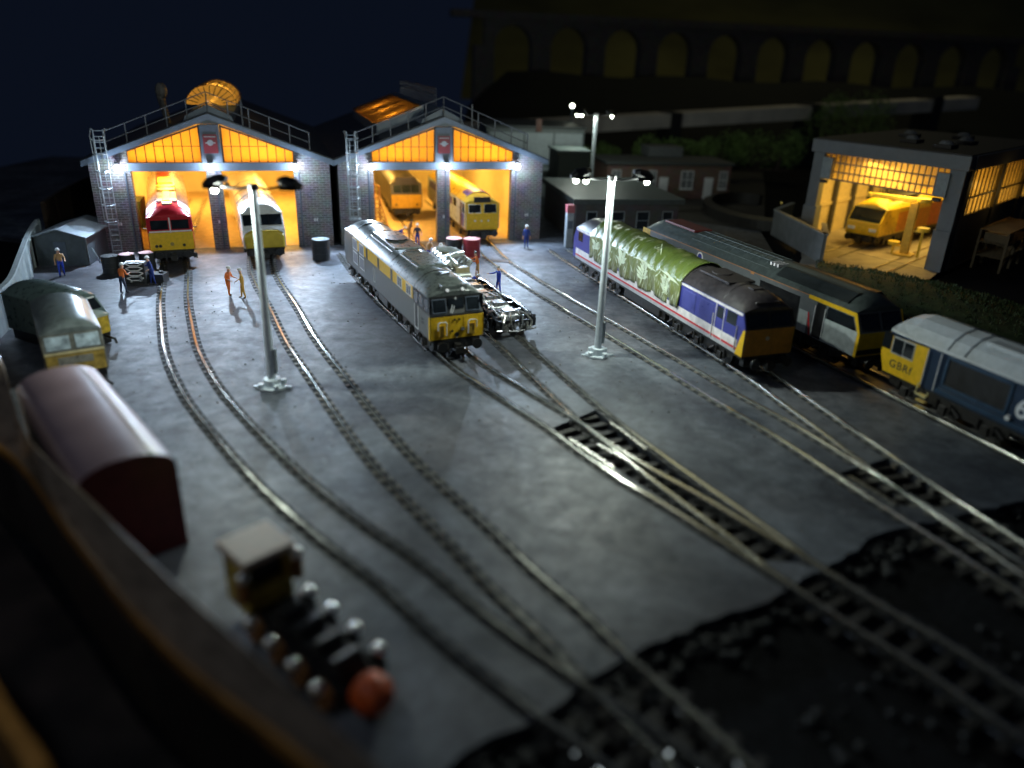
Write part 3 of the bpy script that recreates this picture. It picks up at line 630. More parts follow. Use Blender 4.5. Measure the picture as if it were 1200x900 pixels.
# the sheet
def tarp_mat():
    mt = bpy.data.materials.new('green_printed_sheet'); mt.use_nodes = True; N = mt.node_tree.nodes; L = mt.node_tree.links; b = N['Principled BSDF']
    tc = N.new('ShaderNodeTexCoord'); sp = N.new('ShaderNodeSeparateXYZ'); L.new(tc.outputs['Object'], sp.inputs[0])
    r = N.new('ShaderNodeValToRGB'); mr = N.new('ShaderNodeMapRange'); mr.inputs['From Min'].default_value = 1.3; mr.inputs['From Max'].default_value = 4.1; 
    nz = N.new('ShaderNodeTexNoise'); nz.inputs['Scale'].default_value = 1.3; nz.inputs['Detail'].default_value = 5; L.new(tc.outputs['Object'], nz.inputs['Vector'])
    ad = N.new('ShaderNodeMath'); ad.operation = 'MULTIPLY_ADD'; ad.inputs[1].default_value = 1.6; L.new(nz.outputs['Fac'], ad.inputs[0]); L.new(sp.outputs[2], ad.inputs[2])
    sb = N.new('ShaderNodeMath'); sb.operation = 'SUBTRACT'; sb.inputs[1].default_value = .8; L.new(ad.outputs[0], sb.inputs[0]); L.new(sb.outputs[0], mr.inputs[0]); L.new(mr.outputs[0], r.inputs[0])
    e = r.color_ramp.elements; e[0].position = .1; e[0].color = (.12, .12, .05, 1); e[1].position = .95; e[1].color = (.10, .14, .03, 1)
    k = e.new(.5); k.color = (.17, .20, .05, 1); k = e.new(.7); k.color = (.15, .20, .045, 1)
    mp = N.new('ShaderNodeMapping'); mp.inputs['Scale'].default_value = (1, 3.5, .7); mp.inputs['Rotation'].default_value = (.5, 0, 0); L.new(tc.outputs['Object'], mp.inputs[0])
    n2 = N.new('ShaderNodeTexNoise'); n2.inputs['Scale'].default_value = 3; n2.inputs['Detail'].default_value = 3; L.new(mp.outputs[0], n2.inputs['Vector'])
    r2 = N.new('ShaderNodeValToRGB'); e = r2.color_ramp.elements; e[0].position = .52; e[0].color = (0, 0, 0, 1); e[1].position = .68; e[1].color = (1, 1, 1, 1); L.new(n2.outputs['Fac'], r2.inputs[0])
    low = N.new('ShaderNodeMapRange'); low.inputs['From Min'].default_value = 3.1; low.inputs['From Max'].default_value = 2.6; L.new(sp.outputs[2], low.inputs[0])
    mu = N.new('ShaderNodeMath'); mu.operation = 'MULTIPLY'; L.new(r2.outputs[0], mu.inputs[0]); L.new(low.outputs[0], mu.inputs[1])
    mx = N.new('ShaderNodeMix'); mx.data_type = 'RGBA'; L.new(mu.outputs[0], mx.inputs[0]); L.new(r.outputs[0], mx.inputs[6]); mx.inputs[7].default_value = (.42, .47, .33, 1)
    L.new(mx.outputs[2], b.inputs['Base Color']); b.inputs['Roughness'].default_value = .3; b.inputs['Coat Weight'].default_value = .4; b.inputs['Coat Roughness'].default_value = .2
    wv = N.new('ShaderNodeTexNoise'); wv.inputs['Scale'].default_value = 1.5; wv.inputs['Detail'].default_value = 4; wv.inputs['Distortion'].default_value = 1.5; L.new(mp.outputs[0], wv.inputs['Vector'])
    bp = N.new('ShaderNodeBump'); bp.inputs['Strength'].default_value = .6; bp.inputs['Distance'].default_value = .12; L.new(wv.outputs['Fac'], bp.inputs['Height']); L.new(bp.outputs[0], b.inputs['Normal'])
    return mt
def tarp_pt(y, u):    # u from -1 (left hem) to 1 (right hem)
    a = abs(u); s = -1 if u < 0 else 1
    if a > .55: z = 3.25-(a-.55)/.45*1.55; x = 1.43+(.05*math.sin(y*3.1+a*9)+.035*math.sin(y*7.3+a*4+math.sin(y)))*((a-.55)/.45+.2)
    else: q = a/.55; x = 1.42*math.sin(q*math.pi/2); z = 3.25+.82*(1-math.sin(q*math.pi/2)**2.4)
    return Vector((s*x, y, z+.045*math.sin(y*2.3+u*5)+.02*math.sin(y*8.1-u*11)))
rings = []
for i in range(160):
    y = 5.75+11.35*i/159; rings.append([tarp_pt(y, -1+2*k/36) for k in range(37)])
tp = MB().loft(rings, cap=False, closed=False).build('green_sheet', tarp_mat(), None, smooth=True)
tp.location = t.location; tp.rotation_euler = t.rotation_euler
so = tp.modifiers.new('s', 'SOLIDIFY'); so.thickness = .03
tag(tp, 'green plastic sheet printed with pale grass leaves wrapped over the blue locomotive', 'sheet')
lf = MB(); LEAF = mat('pale_leaf_print', (.62, .70, .52), .3, var=.2)
def leaf(y, u, ang, ln, wd):
    pts = []; n = 8
    du = math.sin(ang)*ln/6.6; dy = math.cos(ang)*ln
    for k in range(n+1):
        f = k/n; ww = wd*math.sin(math.pi*min(1, f*.95+.03))**.8; yy = y+dy*f+.15*ln*f*f*math.sin(ang); uu = u+du*f
        ny = -math.sin(ang)*ww; nu = math.cos(ang)*ww/3.2
        pts.append((tarp_pt(yy+ny, uu+nu), tarp_pt(yy-ny, uu-nu)))
    up = Vector((0, 0, 0)); vs = []
    for a, b in pts:
        for p in (a, b):
            n_ = Vector((p.x, 0, max(0, p.z-2.9)*1.2)).normalized(); vs.append(p+n_*.012)
    lf.add(vs, [(2*k, 2*k+1, 2*k+3, 2*k+2) for k in range(n)])
rl = random.Random(3)
for (yb, ub, h, nn) in ((7.4, -.92, 1.9, 13), (9.9, -.95, 2.6, 15), (12.6, -.85, 1.7, 14), (14.6, -.9, 1.9, 12), (16.3, -.85, 1.2, 9)):
    leaf(yb, ub, math.pi/2+.12, h, .04)
    for k in range(nn):
        f = .25+.75*k/nn; sgn = 1 if k % 2 else -1; leaf(yb-.12*h*f, ub+h*f/6.6, math.pi/2+sgn*rl.uniform(.5, 1.0), rl.uniform(.45, .9), .075)
for a, b in (((5.9, -.62), (8.3, -.52)), ((8.3, -.60), (11.6, -.52)), ((11.6, -.56), (14.4, -.5)), ((14.2, -.5), (16.8, -.55))): leaf(a[0], a[1], math.atan2((b[1]-a[1])*6.6, b[0]-a[0]), math.dist(a, b), .08)
for k in range(75): leaf(rl.uniform(12.0, 16.5) if k % 2 else rl.uniform(6.2, 16.5), rl.uniform(-.92, -.52), rl.uniform(1.0, 2.3), rl.uniform(.3, .7), rl.uniform(.03, .06))
for k in range(16): leaf(rl.uniform(8.5, 16), rl.uniform(-.45, .1), rl.choice((.9, 1.3, 1.8)), rl.uniform(.5, 2.0), .03)
lfo = lf.build('leaf_print', LEAF, tp)

# --- long grey locomotive
G60 = mat('two_tone_grey', (.13, .14, .15), .38, var=.1); R60 = mat('roof_green_grey', (.055, .068, .066), .38, var=.25, scale=4)
t, rf = loco('long dark grey locomotive with a yellow framed cab, behind the green wrapped one', (17.25, 33.9, 0), .375, 20.2, 2.7, dict(body=G60, roof=R60), bog=4.1, abase=2.1, zt=3.95, rk=.45, zw=2.3, dome=.6)
w_ = 2.7; LGR = mat('pale_grey_panel', (.40, .44, .45), .4); 
mb = MB(); plate_front(mb, -1.3, 1.3, 1.16, 2.3, 2.3, 3.2, .45); mb.build('front_panel', YEL, t, bevel=.03)
mb = MB(); plate_front(mb, -1.3, 1.3, 1.25, 1.5, 2.3, 3.2, .45, t=.03); mb.build('lamp_strip', BLACK, t)
for x0, x1 in ((-1.2, -.06), (.06, 1.2)):
    mb = MB(); plate_front(mb, x0, x1, 2.4, 3.12, 2.3, 3.2, .45, t=.012, off=.01); f = mb.build('windscreen', GLASSD, t)
    mb = MB()
    for (a, b, c1_, d) in ((x0, x1, 3.08, 3.13), (x0, x1, 2.38, 2.43), (x0, x0+.05, 2.38, 3.13), (x1-.05, x1, 2.38, 3.13)): plate_front(mb, a, b, c1_, d, 2.3, 3.2, .45, t=.02, off=.012)
    mb.build('window_frame', BLACK, f)
for s in (-1, 1):
    mb = MB(); side_panel(mb, s, w_, .03, 2.9, 1.17, 2.35, .012); mb.build('cab_lower_panel', LGR, t)
    mb = MB(); side_panel(mb, s, w_, .42, 3.6, 3.0, 3.19, .016)
    mb.prism([(s*1.352, -.02, 1.16), (s*1.352, .14, 1.16), (s*1.352, .14, 2.3), (s*1.352, .6, 3.15), (s*1.352, .4, 3.2), (s*1.352, -.02, 2.3)], (s*.016, 0, 0)); mb.build('cab_yellow_trim', YEL, t)
    mb = MB(); mb.prism([(s*1.352, .25, 2.36), (s*1.352, 2.2, 2.36), (s*1.352, 2.2, 2.96), (s*1.352, .6, 2.96)], (s*.02, 0, 0)); mb.build('cab_side_window', GLASSD, t)
    mb = MB(); side_panel(mb, s, w_, 2.35, 2.95, 1.2, 2.98, .018); mb.build('cab_door', BLACK, t)
    mb = MB()
    for y in (2.3, 3.0): mb.cyl((s*1.4, y, 1.3), (s*1.4, y, 2.8), .025, 5)
    mb.build('door_hand_rail', WHITE, t)
    mb = MB(); mb.prism([(s*1.352, 3.1, 1.2), (s*1.352, 3.2, 1.2), (s*1.352, 3.5, 2.3), (s*1.352, 3.4, 2.3)], (s*.014, 0, 0)); mb.build('red_stripe', RED, t)
    mb = MB(); side_panel(mb, s, w_, 3.45, 4.1, 1.2, 2.3, .012); mb.build('pale_panel', LGR, t)
    mb = MB(); side_panel(mb, s, w_, 4.2, 7.4, 1.4, 2.9, .014); mb.build('side_grille', BLACK, t)
    mb = MB(); side_panel(mb, s, w_, 8.0, 8.3, 3.03, 3.15, .016); side_panel(mb, s, w_, .6, 20.0, 3.13, 3.17, .01); mb.build('cantrail_line', mat('orange_line', (.45, .2, .08)), t)
    mb = MB(); side_panel(mb, s, w_, 19.2, 20.15, 2.35, 3.2, .014); mb.build('rear_cab_trim', YELD, t)
    mb = MB(); mb.cyl((s*1.35, 13.2, 2.75), (s*1.37, 13.2, 2.75), .32, 20); f = mb.build('round_plaque', STW, t); MB().cyl((s*1.36, 13.2, 2.75), (s*1.38, 13.2, 2.75), .22, 20).build('plaque_centre', NB, f)
mb = MB()
for k in range(13):
    y = 7.2+.62*k; mb.tube([(1.25*math.sin(a), y, 3.24+.745*(1-abs(math.sin(a))**2.3)) for a in [math.pi/2*(-1+j/6) for j in range(13)]], .018, 4)
for a in (-.9, -.5, -.15, .3, .7): mb.tube([(1.32*math.sin(a), 7.2, 3.235+.75*(1-abs(math.sin(a))**2.3)), (1.32*math.sin(a), 14.7, 3.235+.75*(1-abs(math.sin(a))**2.3))], .018, 4)
mb.build('roof_grid', mat('grid_line', (.10, .12, .12), .4), t)
MB().box(-.8, .5, 14.9, 18.4, 3.86, 4.0).build('red_roof_panel', mat('dull_red', (.11, .015, .015), .5), t, bevel=.03)
mb = MB()
for k in range(3): mb.box(-1.0, -.3, 6.6+.28*k, 6.72+.28*k, 3.76, 3.92)
mb.build('roof_markings', STW, t)
MB().prism([(-1.26, 1.2, 3.45), (-.7, 1.2, 3.86), (.7, 1.2, 3.86), (1.26, 1.2, 3.45), (0, 1.2, 3.4)], (0, 5.2, 0)).build('roof_cover', mat('roof_black', (.02, .024, .024), .35), t)

# --- dark blue locomotive with yellow cab at the right edge (nearest end is its cab's far side)
B66 = mat('dark_blue', (.010, .028, .065), .33, var=.15); R66 = mat('roof_light_grey', (.42, .45, .47), .42, var=.1, scale=5)
t, rf = loco('dark blue locomotive with pale grey roof and yellow lettered cab at the right edge', (18.05, 32.7, 0), .375, -1, 2.65, dict(body=B66, roof=R66)) if False else (None, None)
t = thing('diesel_locomotive', 'dark blue locomotive with pale grey roof and yellow lettered cab at the right edge', 'locomotive', (17.75, 32.7, 0), .375+math.pi)
w_ = 2.65; L6 = 20.5; z0, zc, zt = 1.2, 3.05, 3.95
# local: front (far cab) faces -y which after the half turn points away up the track; body runs to +y towards the viewer
MB().prism([(-w_/2, .35, z0), (-w_/2, .0, 2.0), (-w_/2, .35, zc), (-w_/2, L6, zc), (-w_/2, L6, z0)], (w_, 0, 0)).build('body', B66, t, bevel=.04)
rp = []
for y, h in ((.30, .5), (.6, .8), (1.2, 1), (L6, 1)):
    rp.append([(-w_/2, y, zc-.02), (-w_/2+.02, y, zc+.08), (-w_/2+.32, y, zc+.48*h), (-w_/2+.75, y, zc+.75*h), (0, y, zc+.88*h), (w_/2-.75, y, zc+.75*h), (w_/2-.32, y, zc+.48*h), (w_/2-.02, y, zc+.08), (w_/2, y, zc-.02)])
MB().loft(rp).build('roof', R66, t, smooth=False)
for y in (3.2, 4.0): MB().tube([(p[0]*1.005, y, p[2]+.01) for p in rp[2][1:-1]], .03, 5).build('roof_seam', DGREY, t)
MB().box(.2, .85, 4.4, 8, zc+.66, zc+.86).build('roof_box', R66, t, bevel=.04)
MB().cyl((-.62, 5.2, zc+.78), (-.62, 8.4, zc+.78), .2, 10).sph((-.62, 5.2, zc+.78), .22, 8).sph((-.62, 5.9, zc+.8), .25, 8).build('roof_silencer', STEEL, t, smooth=True)
for s in (-1, 1):
    mb = MB(); mb.prism([(s*w_/2, .36, z0-.02), (s*w_/2, .02, 2.0), (s*w_/2, .3, 2.86), (s*w_/2, 2.4, 2.93), (s*w_/2, 2.4, z0-.02)], (s*.018, 0, 0)); f = mb.build('cab_side_panel', YEL, t)
    X = s*(w_/2+.02)
    mb = MB(); side_panel(mb, s, w_, .55, 1.75, 2.1, 2.88, .012, .018); fo = mb.build('cab_window_frame', mat('silver_frame', (.6, .62, .64), .3, .6), t)
    mb = MB(); side_panel(mb, s, w_, .62, 1.15, 2.17, 2.81, .008, .03); side_panel(mb, s, w_, 1.21, 1.69, 2.17, 2.81, .008, .03); mb.build('pane', GLASSD, fo)
    mb = MB(); side_panel(mb, s, w_, .02, .5, 2.2, 2.95, .02, .0); mb.build('quarter_light', GLASSD, t)
    mb = MB(); mb.cyl((s*1.42, 3.1, 1.35), (s*1.42, 3.1, 2.95), .03, 6).cyl((s*1.42, 2.47, 1.35), (s*1.42, 2.47, 2.9), .025, 6).build('hand_rail', WHITE, t)
    mb = MB(); mb.tube([(s*1.45, 2.4, 1.4), (s*1.5, 2.4, .95), (s*1.5, 2.9, .9), (s*1.45, 2.95, 1.15)], .035, 6).build('step_rail', mat('cream_paint', (.7, .62, .3), .4), t)
    for z in (.35, .65, .93): MB().box(*sorted((s*1.28, s*1.48)), 2.45, 2.9, z, z+.045).build('cab_step', mat('step_yellow', (.7, .5, .15), .4), t)
    mb = MB(); side_panel(mb, s, w_, 3.45, 6.2, 1.75, 2.85, .01); mb.build('radiator_grille', BLACK, t)
    mb = MB()
    for a, b, c1_, d in ((3.35, 6.3, 2.85, 2.95), (3.35, 6.3, 1.62, 1.75), (3.35, 3.45, 1.7, 2.9), (6.2, 6.3, 1.7, 2.9)): side_panel(mb, s, w_, a, b, c1_, d, .05)
    mb.build('grille_frame', mat('blue_trim', (.018, .05, .10), .35), t)
    mb = MB(); side_panel(mb, s, w_, 3.2, L6, 1.35, 1.52, .12); mb.build('walkway', mat('blue_trim', (.018, .05, .10)), t)
    text('GBRf', .48, t, Mtext(s, w_, .62 if s > 0 else 1.9, 1.5, .018), mat('lettering_dark', (.02, .03, .03)), sx=1.05)
    text('66', 1.1, t, Mtext(s, w_, 6.55 if s > 0 else 7.9, 1.78, .004), mat('lettering_white', (.7, .72, .74)))
    MB().cyl((s*w_/2, 6.45, 1.62), (s*(w_/2+.14), 6.45, 1.62), .1, 10).build('filler_cap', WHITE, t)
for yc in (3.6, L6-3.6): bogie(t, yc, 3, 2.0)
MB().box(-1.2, 1.2, 7.4, L6-7.4, .4, z0-.1).build('fuel_tank', CHASSIS, t, bevel=.1)
MB().box(-1.25, 1.25, .3, L6, z0-.18, z0-.003).build('underframe', CHASSIS, t)

# --- locomotives at the left shed
RDR = mat('shiny_red', (.45, .02, .03), .22, var=.15); 
c_ = (-22.62, 49.1, 0)
t, rf = loco('red locomotive with pale roof sides leaving the left bay of the left shed', c_, .42, 19, 2.75, dict(body=RDR, roof=RDR), axles=3, zt=3.95, rk=.4, zw=2.35, dome=.45, det=False)
w_ = 2.75
mb = MB(); plate_front(mb, -1.34, 1.34, 1.16, 2.32, 2.35, 3.2, .4); mb.build('front_panel', YEL, t, bevel=.03)
mb = MB(); plate_front(mb, -1.28, 1.28, 2.34, 2.42, 2.35, 3.2, .4); mb.build('waist_strip', WHITE, t)
for x0, x1 in ((-1.15, -.1), (.1, 1.15)): mb = MB(); plate_front(mb, x0, x1, 2.5, 3.05, 2.35, 3.2, .4, t=.015, off=.01); mb.build('windscreen', GLASSD, t)
mb = MB(); plate_front(mb, -.04, .04, 2.3, 3.2, 2.35, 3.2, .4, t=.05); mb.build('centre_pillar', STW, t)
for x in (-.95, -.72, .72): MB().cyl((x, -.02, 1.45), (x, -.06, 1.45), .1, 10).build('headlight', BLACK, t)
MB().cyl((0, -.02, 1.55), (0, -.05, 1.55), .12, 12).build('emblem', mat('dull_bronze', (.3, .22, .06)), t)
PINK = mat('roof_pale_panel', (.46, .38, .40), .25, var=.1, scale=6)
for s in (-1, 1):
    rg = []
    for y, h in ((1.1, .93), (1.7, 1), (17.5, 1)):
        rg.append([(s*1.36*math.sin(a), y, 3.215+.76*h*(1-math.sin(a)**2.3)) for a in (.5, .65, .85, 1.1, 1.35, 1.52)])
    MB().loft(rg, cap=False, closed=False).build('roof_side_panel', PINK, t, smooth=True)
mb = MB()
for k in range(9): mb.box(-.62, .62, 2.0+.42*k, 2.2+.42*k, 3.9, 4.02)
mb.box(-.05, .05, 2.0, 5.5, 3.88, 3.95).build('roof_grille', PINK, t); MB().box(-.3, .3, 1.2, 1.9, 3.85, 3.98).build('roof_box', PINK, t)
MB().cyl((0, 6.6, 3.9), (0, 6.6, 4.1), .62, 18).cyl((0, 8.1, 3.9), (0, 8.1, 4.1), .62, 18).box(-.5, .5, 9.4, 12, 3.9, 4.12).box(-.2, .2, 2, 5.7, 4.0, 4.05).build('roof_fan', mat('yellow_lit_fan', (.7, .5, .08), .3), t)  # yellow light on the fans is put into their colour
for s in (-1, 1): MB().box(*sorted((s*1.4, s*1.62)), .35, .5, 2.5, 2.56).box(*sorted((s*1.2, s*1.45)), -.25, .1, .6, .95).build('mirror', BLACK, t)

WHS = mat('pearl_white', (.62, .62, .6), .22, var=.1)
t, rf = loco('white locomotive with wide dark windscreen and yellow nose in the left shed', (-17.0, 50.6, 0), .39, 19, 2.75, dict(body=WHS, roof=WHS), axles=2, abase=2.6, zt=4.0, rk=1.15, zw=2.35, zc=3.25, dome=.8, det=False)
NOSE = mat('olive_yellow', (.50, .36, .03), .35, var=.12)
mb = MB().loft([[(-1.3, -.02, 1.16), (1.3, -.02, 1.16), (1.34, -.02, 2.1), (.9, -.02, 2.38), (-.9, -.02, 2.38), (-1.34, -.02, 2.1)], [(-1.22, -.28, 1.2), (1.22, -.28, 1.2), (1.22, -.24, 2.0), (.8, -.2, 2.28), (-.8, -.2, 2.28), (-1.22, -.24, 2.0)]]); mb.build('nose', NOSE, t, bevel=.08)
mb = MB().tube([(-1.35, -.05, 1.9), (-1.2, -.06, 2.28), (-.7, -.07, 2.45), (.7, -.07, 2.45), (1.2, -.06, 2.28), (1.35, -.05, 1.9)], .05, 6); mb.build('nose_trim', WHITE, t)
mb = MB(); plate_front(mb, -1.25, 1.25, 2.62, 3.2, 2.35, 3.25, 1.15, t=.02, off=.0); 
wsn = mb.build('windscreen', GLASSD, t, bevel=.05)
mb = MB()
for x in (-.42, .42): plate_front(mb, x-.03, x+.03, 2.6, 3.22, 2.35, 3.25, 1.15, t=.035, off=.0)
mb.build('screen_pillar', BLACK, wsn)
mb = MB().tube([(-1.0, .75, 2.6), (-1.28, .95, 2.9), (-1.32, 1.3, 3.25)], .05, 6); mb.build('screen_edge', BLACK, t)
for s in (-1, 1):
    mb = MB(); side_panel(mb, s, 2.75, 1.5, 2.3, 2.5, 3.05, .014); mb.build('cab_side_window', GLASSD, t); mb = MB(); side_panel(mb, s, 2.75, 3.0, 3.7, 1.4, 3.0, .012); mb.build('side_door', GLASSD, t)
for y in (3, 5, 8, 11): MB().tube([(1.36*math.sin(a), y, 3.28+.74*(1-abs(math.sin(a))**2.3)) for a in [math.pi/2*(-1+k/5) for k in range(11)]], .03, 5).build('roof_rib', DGREY, t)

# --- locomotives at the right brick shed
DK = mat('dark_body', (.05, .045, .05), .4)
t, rf = loco('dark locomotive with a yellow front deep inside the left bay of the right shed', (-9.75, 66.9, 0), .28, 14, 2.75, dict(body=DK, roof=DK), axles=2, abase=2.6, zt=3.9, rk=.25, zw=2.35, det=False)
mb = MB(); plate_front(mb, -1.3, 1.3, 1.16, 2.3, 2.35, 3.2, .25); mb.build('front_panel', mat('amber_yellow', (.5, .28, .02)), t, bevel=.03)
for x0, x1 in ((-1.1, -.45), (-.38, .38), (.45, 1.1)): mb = MB(); plate_front(mb, x0, x1, 2.5, 3.1, 2.35, 3.2, .25, t=.015, off=.01); mb.build('windscreen', GLASSD, t)
MB().prism([(-1.0, .2, 3.2), (-.8, .2, 3.75), (.8, .2, 3.75), (1.0, .2, 3.2)], (0, .6, 0)).build('route_box', DK, t)
for x in (-.9, .9): MB().cyl((x, -.02, 1.45), (x, -.06, 1.45), .09, 8).build('headlight', BLACK, t)

BG = mat('pale_blue_grey', (.42, .5, .56), .3)
YRF = mat('amber_lit_roof', (.6, .42, .05), .3)  # amber light from the shed put into the roof colour
t, rf = loco('blue and grey locomotive with yellow front at the right bay of the right shed', (-2.75, 59.05, 0), .31, 15, 2.7, dict(body=BG, roof=YRF), axles=2, abase=2.6, zt=3.85, rk=.2, zw=2.3, det=False, dome=.5)
mb = MB(); plate_front(mb, -1.3, 1.3, 1.16, 2.38, 2.3, 3.2, .2); mb.build('front_panel', YEL, t, bevel=.03)
mb = MB(); plate_front(mb, -1.3, 1.3, 2.38, 3.2, 2.3, 3.2, .2, t=.012); mb.build('screen_surround', YEL, t)
for x0, x1 in ((-1.12, -.12), (.12, 1.12)):
    mb = MB(); plate_front(mb, x0, x1, 2.45, 3.08, 2.3, 3.2, .2, t=.014, off=.015); f = mb.build('windscreen', GLASSD, t)
    mb = MB()
    for (a, b, c1_, d) in ((x0, x1, 3.06, 3.1), (x0, x1, 2.43, 2.47), (x0, x0+.04, 2.43, 3.1), (x1-.04, x1, 2.43, 3.1)): plate_front(mb, a, b, c1_, d, 2.3, 3.2, .2, t=.02, off=.018)
    mb.build('window_frame', STEEL, f)
MB().prism([(-.7, .15, 3.2), (-.6, .15, 3.62), (.6, .15, 3.62), (.7, .15, 3.2)], (0, .9, 0)).build('headcode_box', BLACK, t, bevel=.04)
for x in (-.6, -.1, .45): MB().cyl((x, -.02, 1.85), (x, -.06, 1.85), .07, 8).build('marker_light', WHITE, t)
MB().loft([[(1.28*math.sin(a), y, 3.22+.70*(1-abs(math.sin(a))**2.3)) for a in [math.pi/2*(-.85+1.7*k/8) for k in range(9)]] for y in (1.1, 2.9)], cap=False, closed=False).build('purple_roof_end', mat('purple_blue', (.06, .05, .35), .3), t, smooth=True)
for s in (-1, 1):
    mb = MB(); side_panel(mb, s, 2.7, .02, .25, 1.16, 3.15, .014); mb.build('yellow_corner', YEL, t)
    mb = MB(); side_panel(mb, s, 2.7, .5, 1.1, 2.35, 3.05, .014); mb.build('cab_side_window', GLASSD, t); mb = MB(); side_panel(mb, s, 2.7, 3.2, 4.2, 2.4, 3.0, .014); mb.build('side_window', GLASSD, t)
    mb = MB(); side_panel(mb, s, 2.7, 1.35, 1.85, 1.2, 3.05, .014); mb.build('cab_door', DK, t)
    mb = MB(); side_panel(mb, s, 2.7, .6, 1.3, 1.3, 2.25, .012); side_panel(mb, s, 2.7, 4.6, 14, 2.3, 2.9, .012); mb.build('blue_panel', NB, t)

# --- two wheel-less cabs and a red body shell on the scrap line
GRN = mat('faded_green', (.14, .165, .165), .33, var=.3, scale=3); SH = mat('scrap_olive', (.12, .12, .105), .45, var=.4, scale=3)
t, rf = loco('scrapped grey green cab with two bright windscreens and stained yellow front', (-18.55, 29.5, -.25), .6, 6.5, 2.65, dict(body=SH, roof=GRN), nobog=True, rear=False, zb=.85, zw=1.95, zc=2.8, zt=3.35, rk=.3, dome=.7, name='locomotive_cab')
mb = MB(); plate_front(mb, -1.25, 1.25, .9, 1.88, 1.95, 2.8, .3); mb.build('front_panel', mat('stained_yellow', (.40, .27, .06), .4, var=.5, scale=3), t, bevel=.03)
mb = MB(); plate_front(mb, -1.28, 1.28, 1.86, 1.96, 1.95, 2.8, .3, t=.05); mb.build('waist_strip', mat('cream_yellow', (.62, .52, .28), .35), t)
mb = MB(); plate_front(mb, -.75, .75, 1.35, 1.72, 1.95, 2.8, .3, t=.03); mb.build('code_panel', mat('worn_grey', (.24, .23, .2), .3, var=.4, scale=4), t)
SCR = mat('hazy_windscreen', (.36, .44, .50), .22, var=.5, scale=3.5)
for x0, x1 in ((-1.15, -.12), (.12, 1.15)):
    mb = MB(); plate_front(mb, x0, x1, 2.08, 2.68, 1.95, 2.8, .3, t=.02, off=.01); mb.build('windscreen', SCR, t, bevel=.02)
for s in (-1, 1):
    for a, b in ((.6, 1.4), (1.9, 2.4)): mb = MB(); side_panel(mb, s, 2.65, a, b, 2.05, 2.65, .015); mb.build('cab_side_window', mat('dull_glass', (.12, .12, .13), .2), t, bevel=.01)
    mb = MB(); side_panel(mb, s, 2.65, 1.75, 2.6, .9, 2.75, .01); mb.build('cab_door', BLACK, t)
    logo(t, Mside(s, 2.65, 1.2, 1.45), BLACK, .22)
MB().box(-1.2, 1.2, -.1, 6, .25, .84).tube([(1.1, .2, .6), (1.1, -.6, .45), (1.3, -.8, .3)], .06, 6).build('underframe', BLACK, t)
GR2 = mat('dull_green', (.085, .12, .115), .3, var=.3, scale=3)
t.scale = (.88, .9, .9); t.location.y += .3
t, rf = loco('scrapped dark green nosed cab with a flaking yellow nose edge, behind the other cab', (-19.0, 34.2, -.25), 1.12, 5.6, 2.65, dict(body=GR2, roof=GR2), nobog=True, rear=False, zb=.85, zw=2.0, zc=2.9, zt=3.55, rk=.95, dome=.75, name='locomotive_cab')
mb = MB(); plate_front(mb, -1.2, 1.2, .9, 1.98, 2.0, 2.9, .95, t=.14); mb.build('nose_edge', mat('flaking_yellow', (.5, .33, .03), .5, var=.6, scale=2.5), t, bevel=.05)
for x0, x1 in ((-1.15, -.1), (.1, 1.15)):
    mb = MB(); plate_front(mb, x0, x1, 2.3, 2.8, 2.0, 2.9, .95, t=.02, off=.01); f = mb.build('windscreen', GLASSD, t)
    mb = MB(); plate_front(mb, x0, x1, 2.80, 2.86, 2.0, 2.9, .95, t=.05, off=.01); mb.build('window_frame', WHITE, f)
MB().loft([[(1.3*math.cos(a), -.15, 1.9+.25*math.sin(a)) for a in [math.pi*k/8 for k in range(9)]], [(1.25*math.cos(a), .5, 2.1+.3*math.sin(a)) for a in [math.pi*k/8 for k in range(9)]]]).build('nose_top', mat('pale_green', (.35, .40, .37), .3), t, smooth=True)
for s in (-1, 1):
    MB().tube([(s*.85, 0, .75), (s*.85, -.9, .7), (s*.85, -1.0, .45)], .075, 7).build('buffer_hanger', BLACK, t)
    mb = MB(); side_panel(mb, s, 2.65, .9, 1.8, 1.1, 1.9, .014); mb.build('dark_patch', mat('dark_teal', (.02, .04, .05)), t)
MB().box(-1.2, 1.2, .0, 5.4, .25, .84).build('underframe', BLACK, t)

t.scale = (.85, .8, .85); t.location.x -= 1.15; t.location.y -= .35; t.location.z = -.15
MAR = mat('maroon_shell_lit', (.30, .21, .23), .36, var=.12, scale=.6); MARD = mat('maroon_end', (.15, .02, .035), .4)  # body paler than its end: lamp reflections put into the colour
t = thing('coach_body', 'maroon wagon body shell lying without wheels in the left foreground', 'wagon body', (-10.35, 17.85, -.1), .72)
rg = []
for y in (0, 8.0):
    rg.append([(-1.25, y, .1), (1.25, y, .1)]+[(1.27*math.cos(math.pi*k/24), y, 2.72+.64*math.sin(math.pi*k/24)**.85) for k in range(25)])
MB().loft(rg).build('body', MAR, t, smooth=True)
MB().prism([(x, -.03, z) for x, _, z in rg[0]], (0, .025, 0)).build('end_panel', MARD, t)
MB().tube([(.72, 0, 3.27), (.72, 7.9, 3.27)], .03, 6).build('gutter_strip', mat('buff_line', (.6, .5, .4), .4), t)
MB().box(-1.3, 1.3, -.05, 8.0, 0, .1).build('sole_bar', BLACK, t)

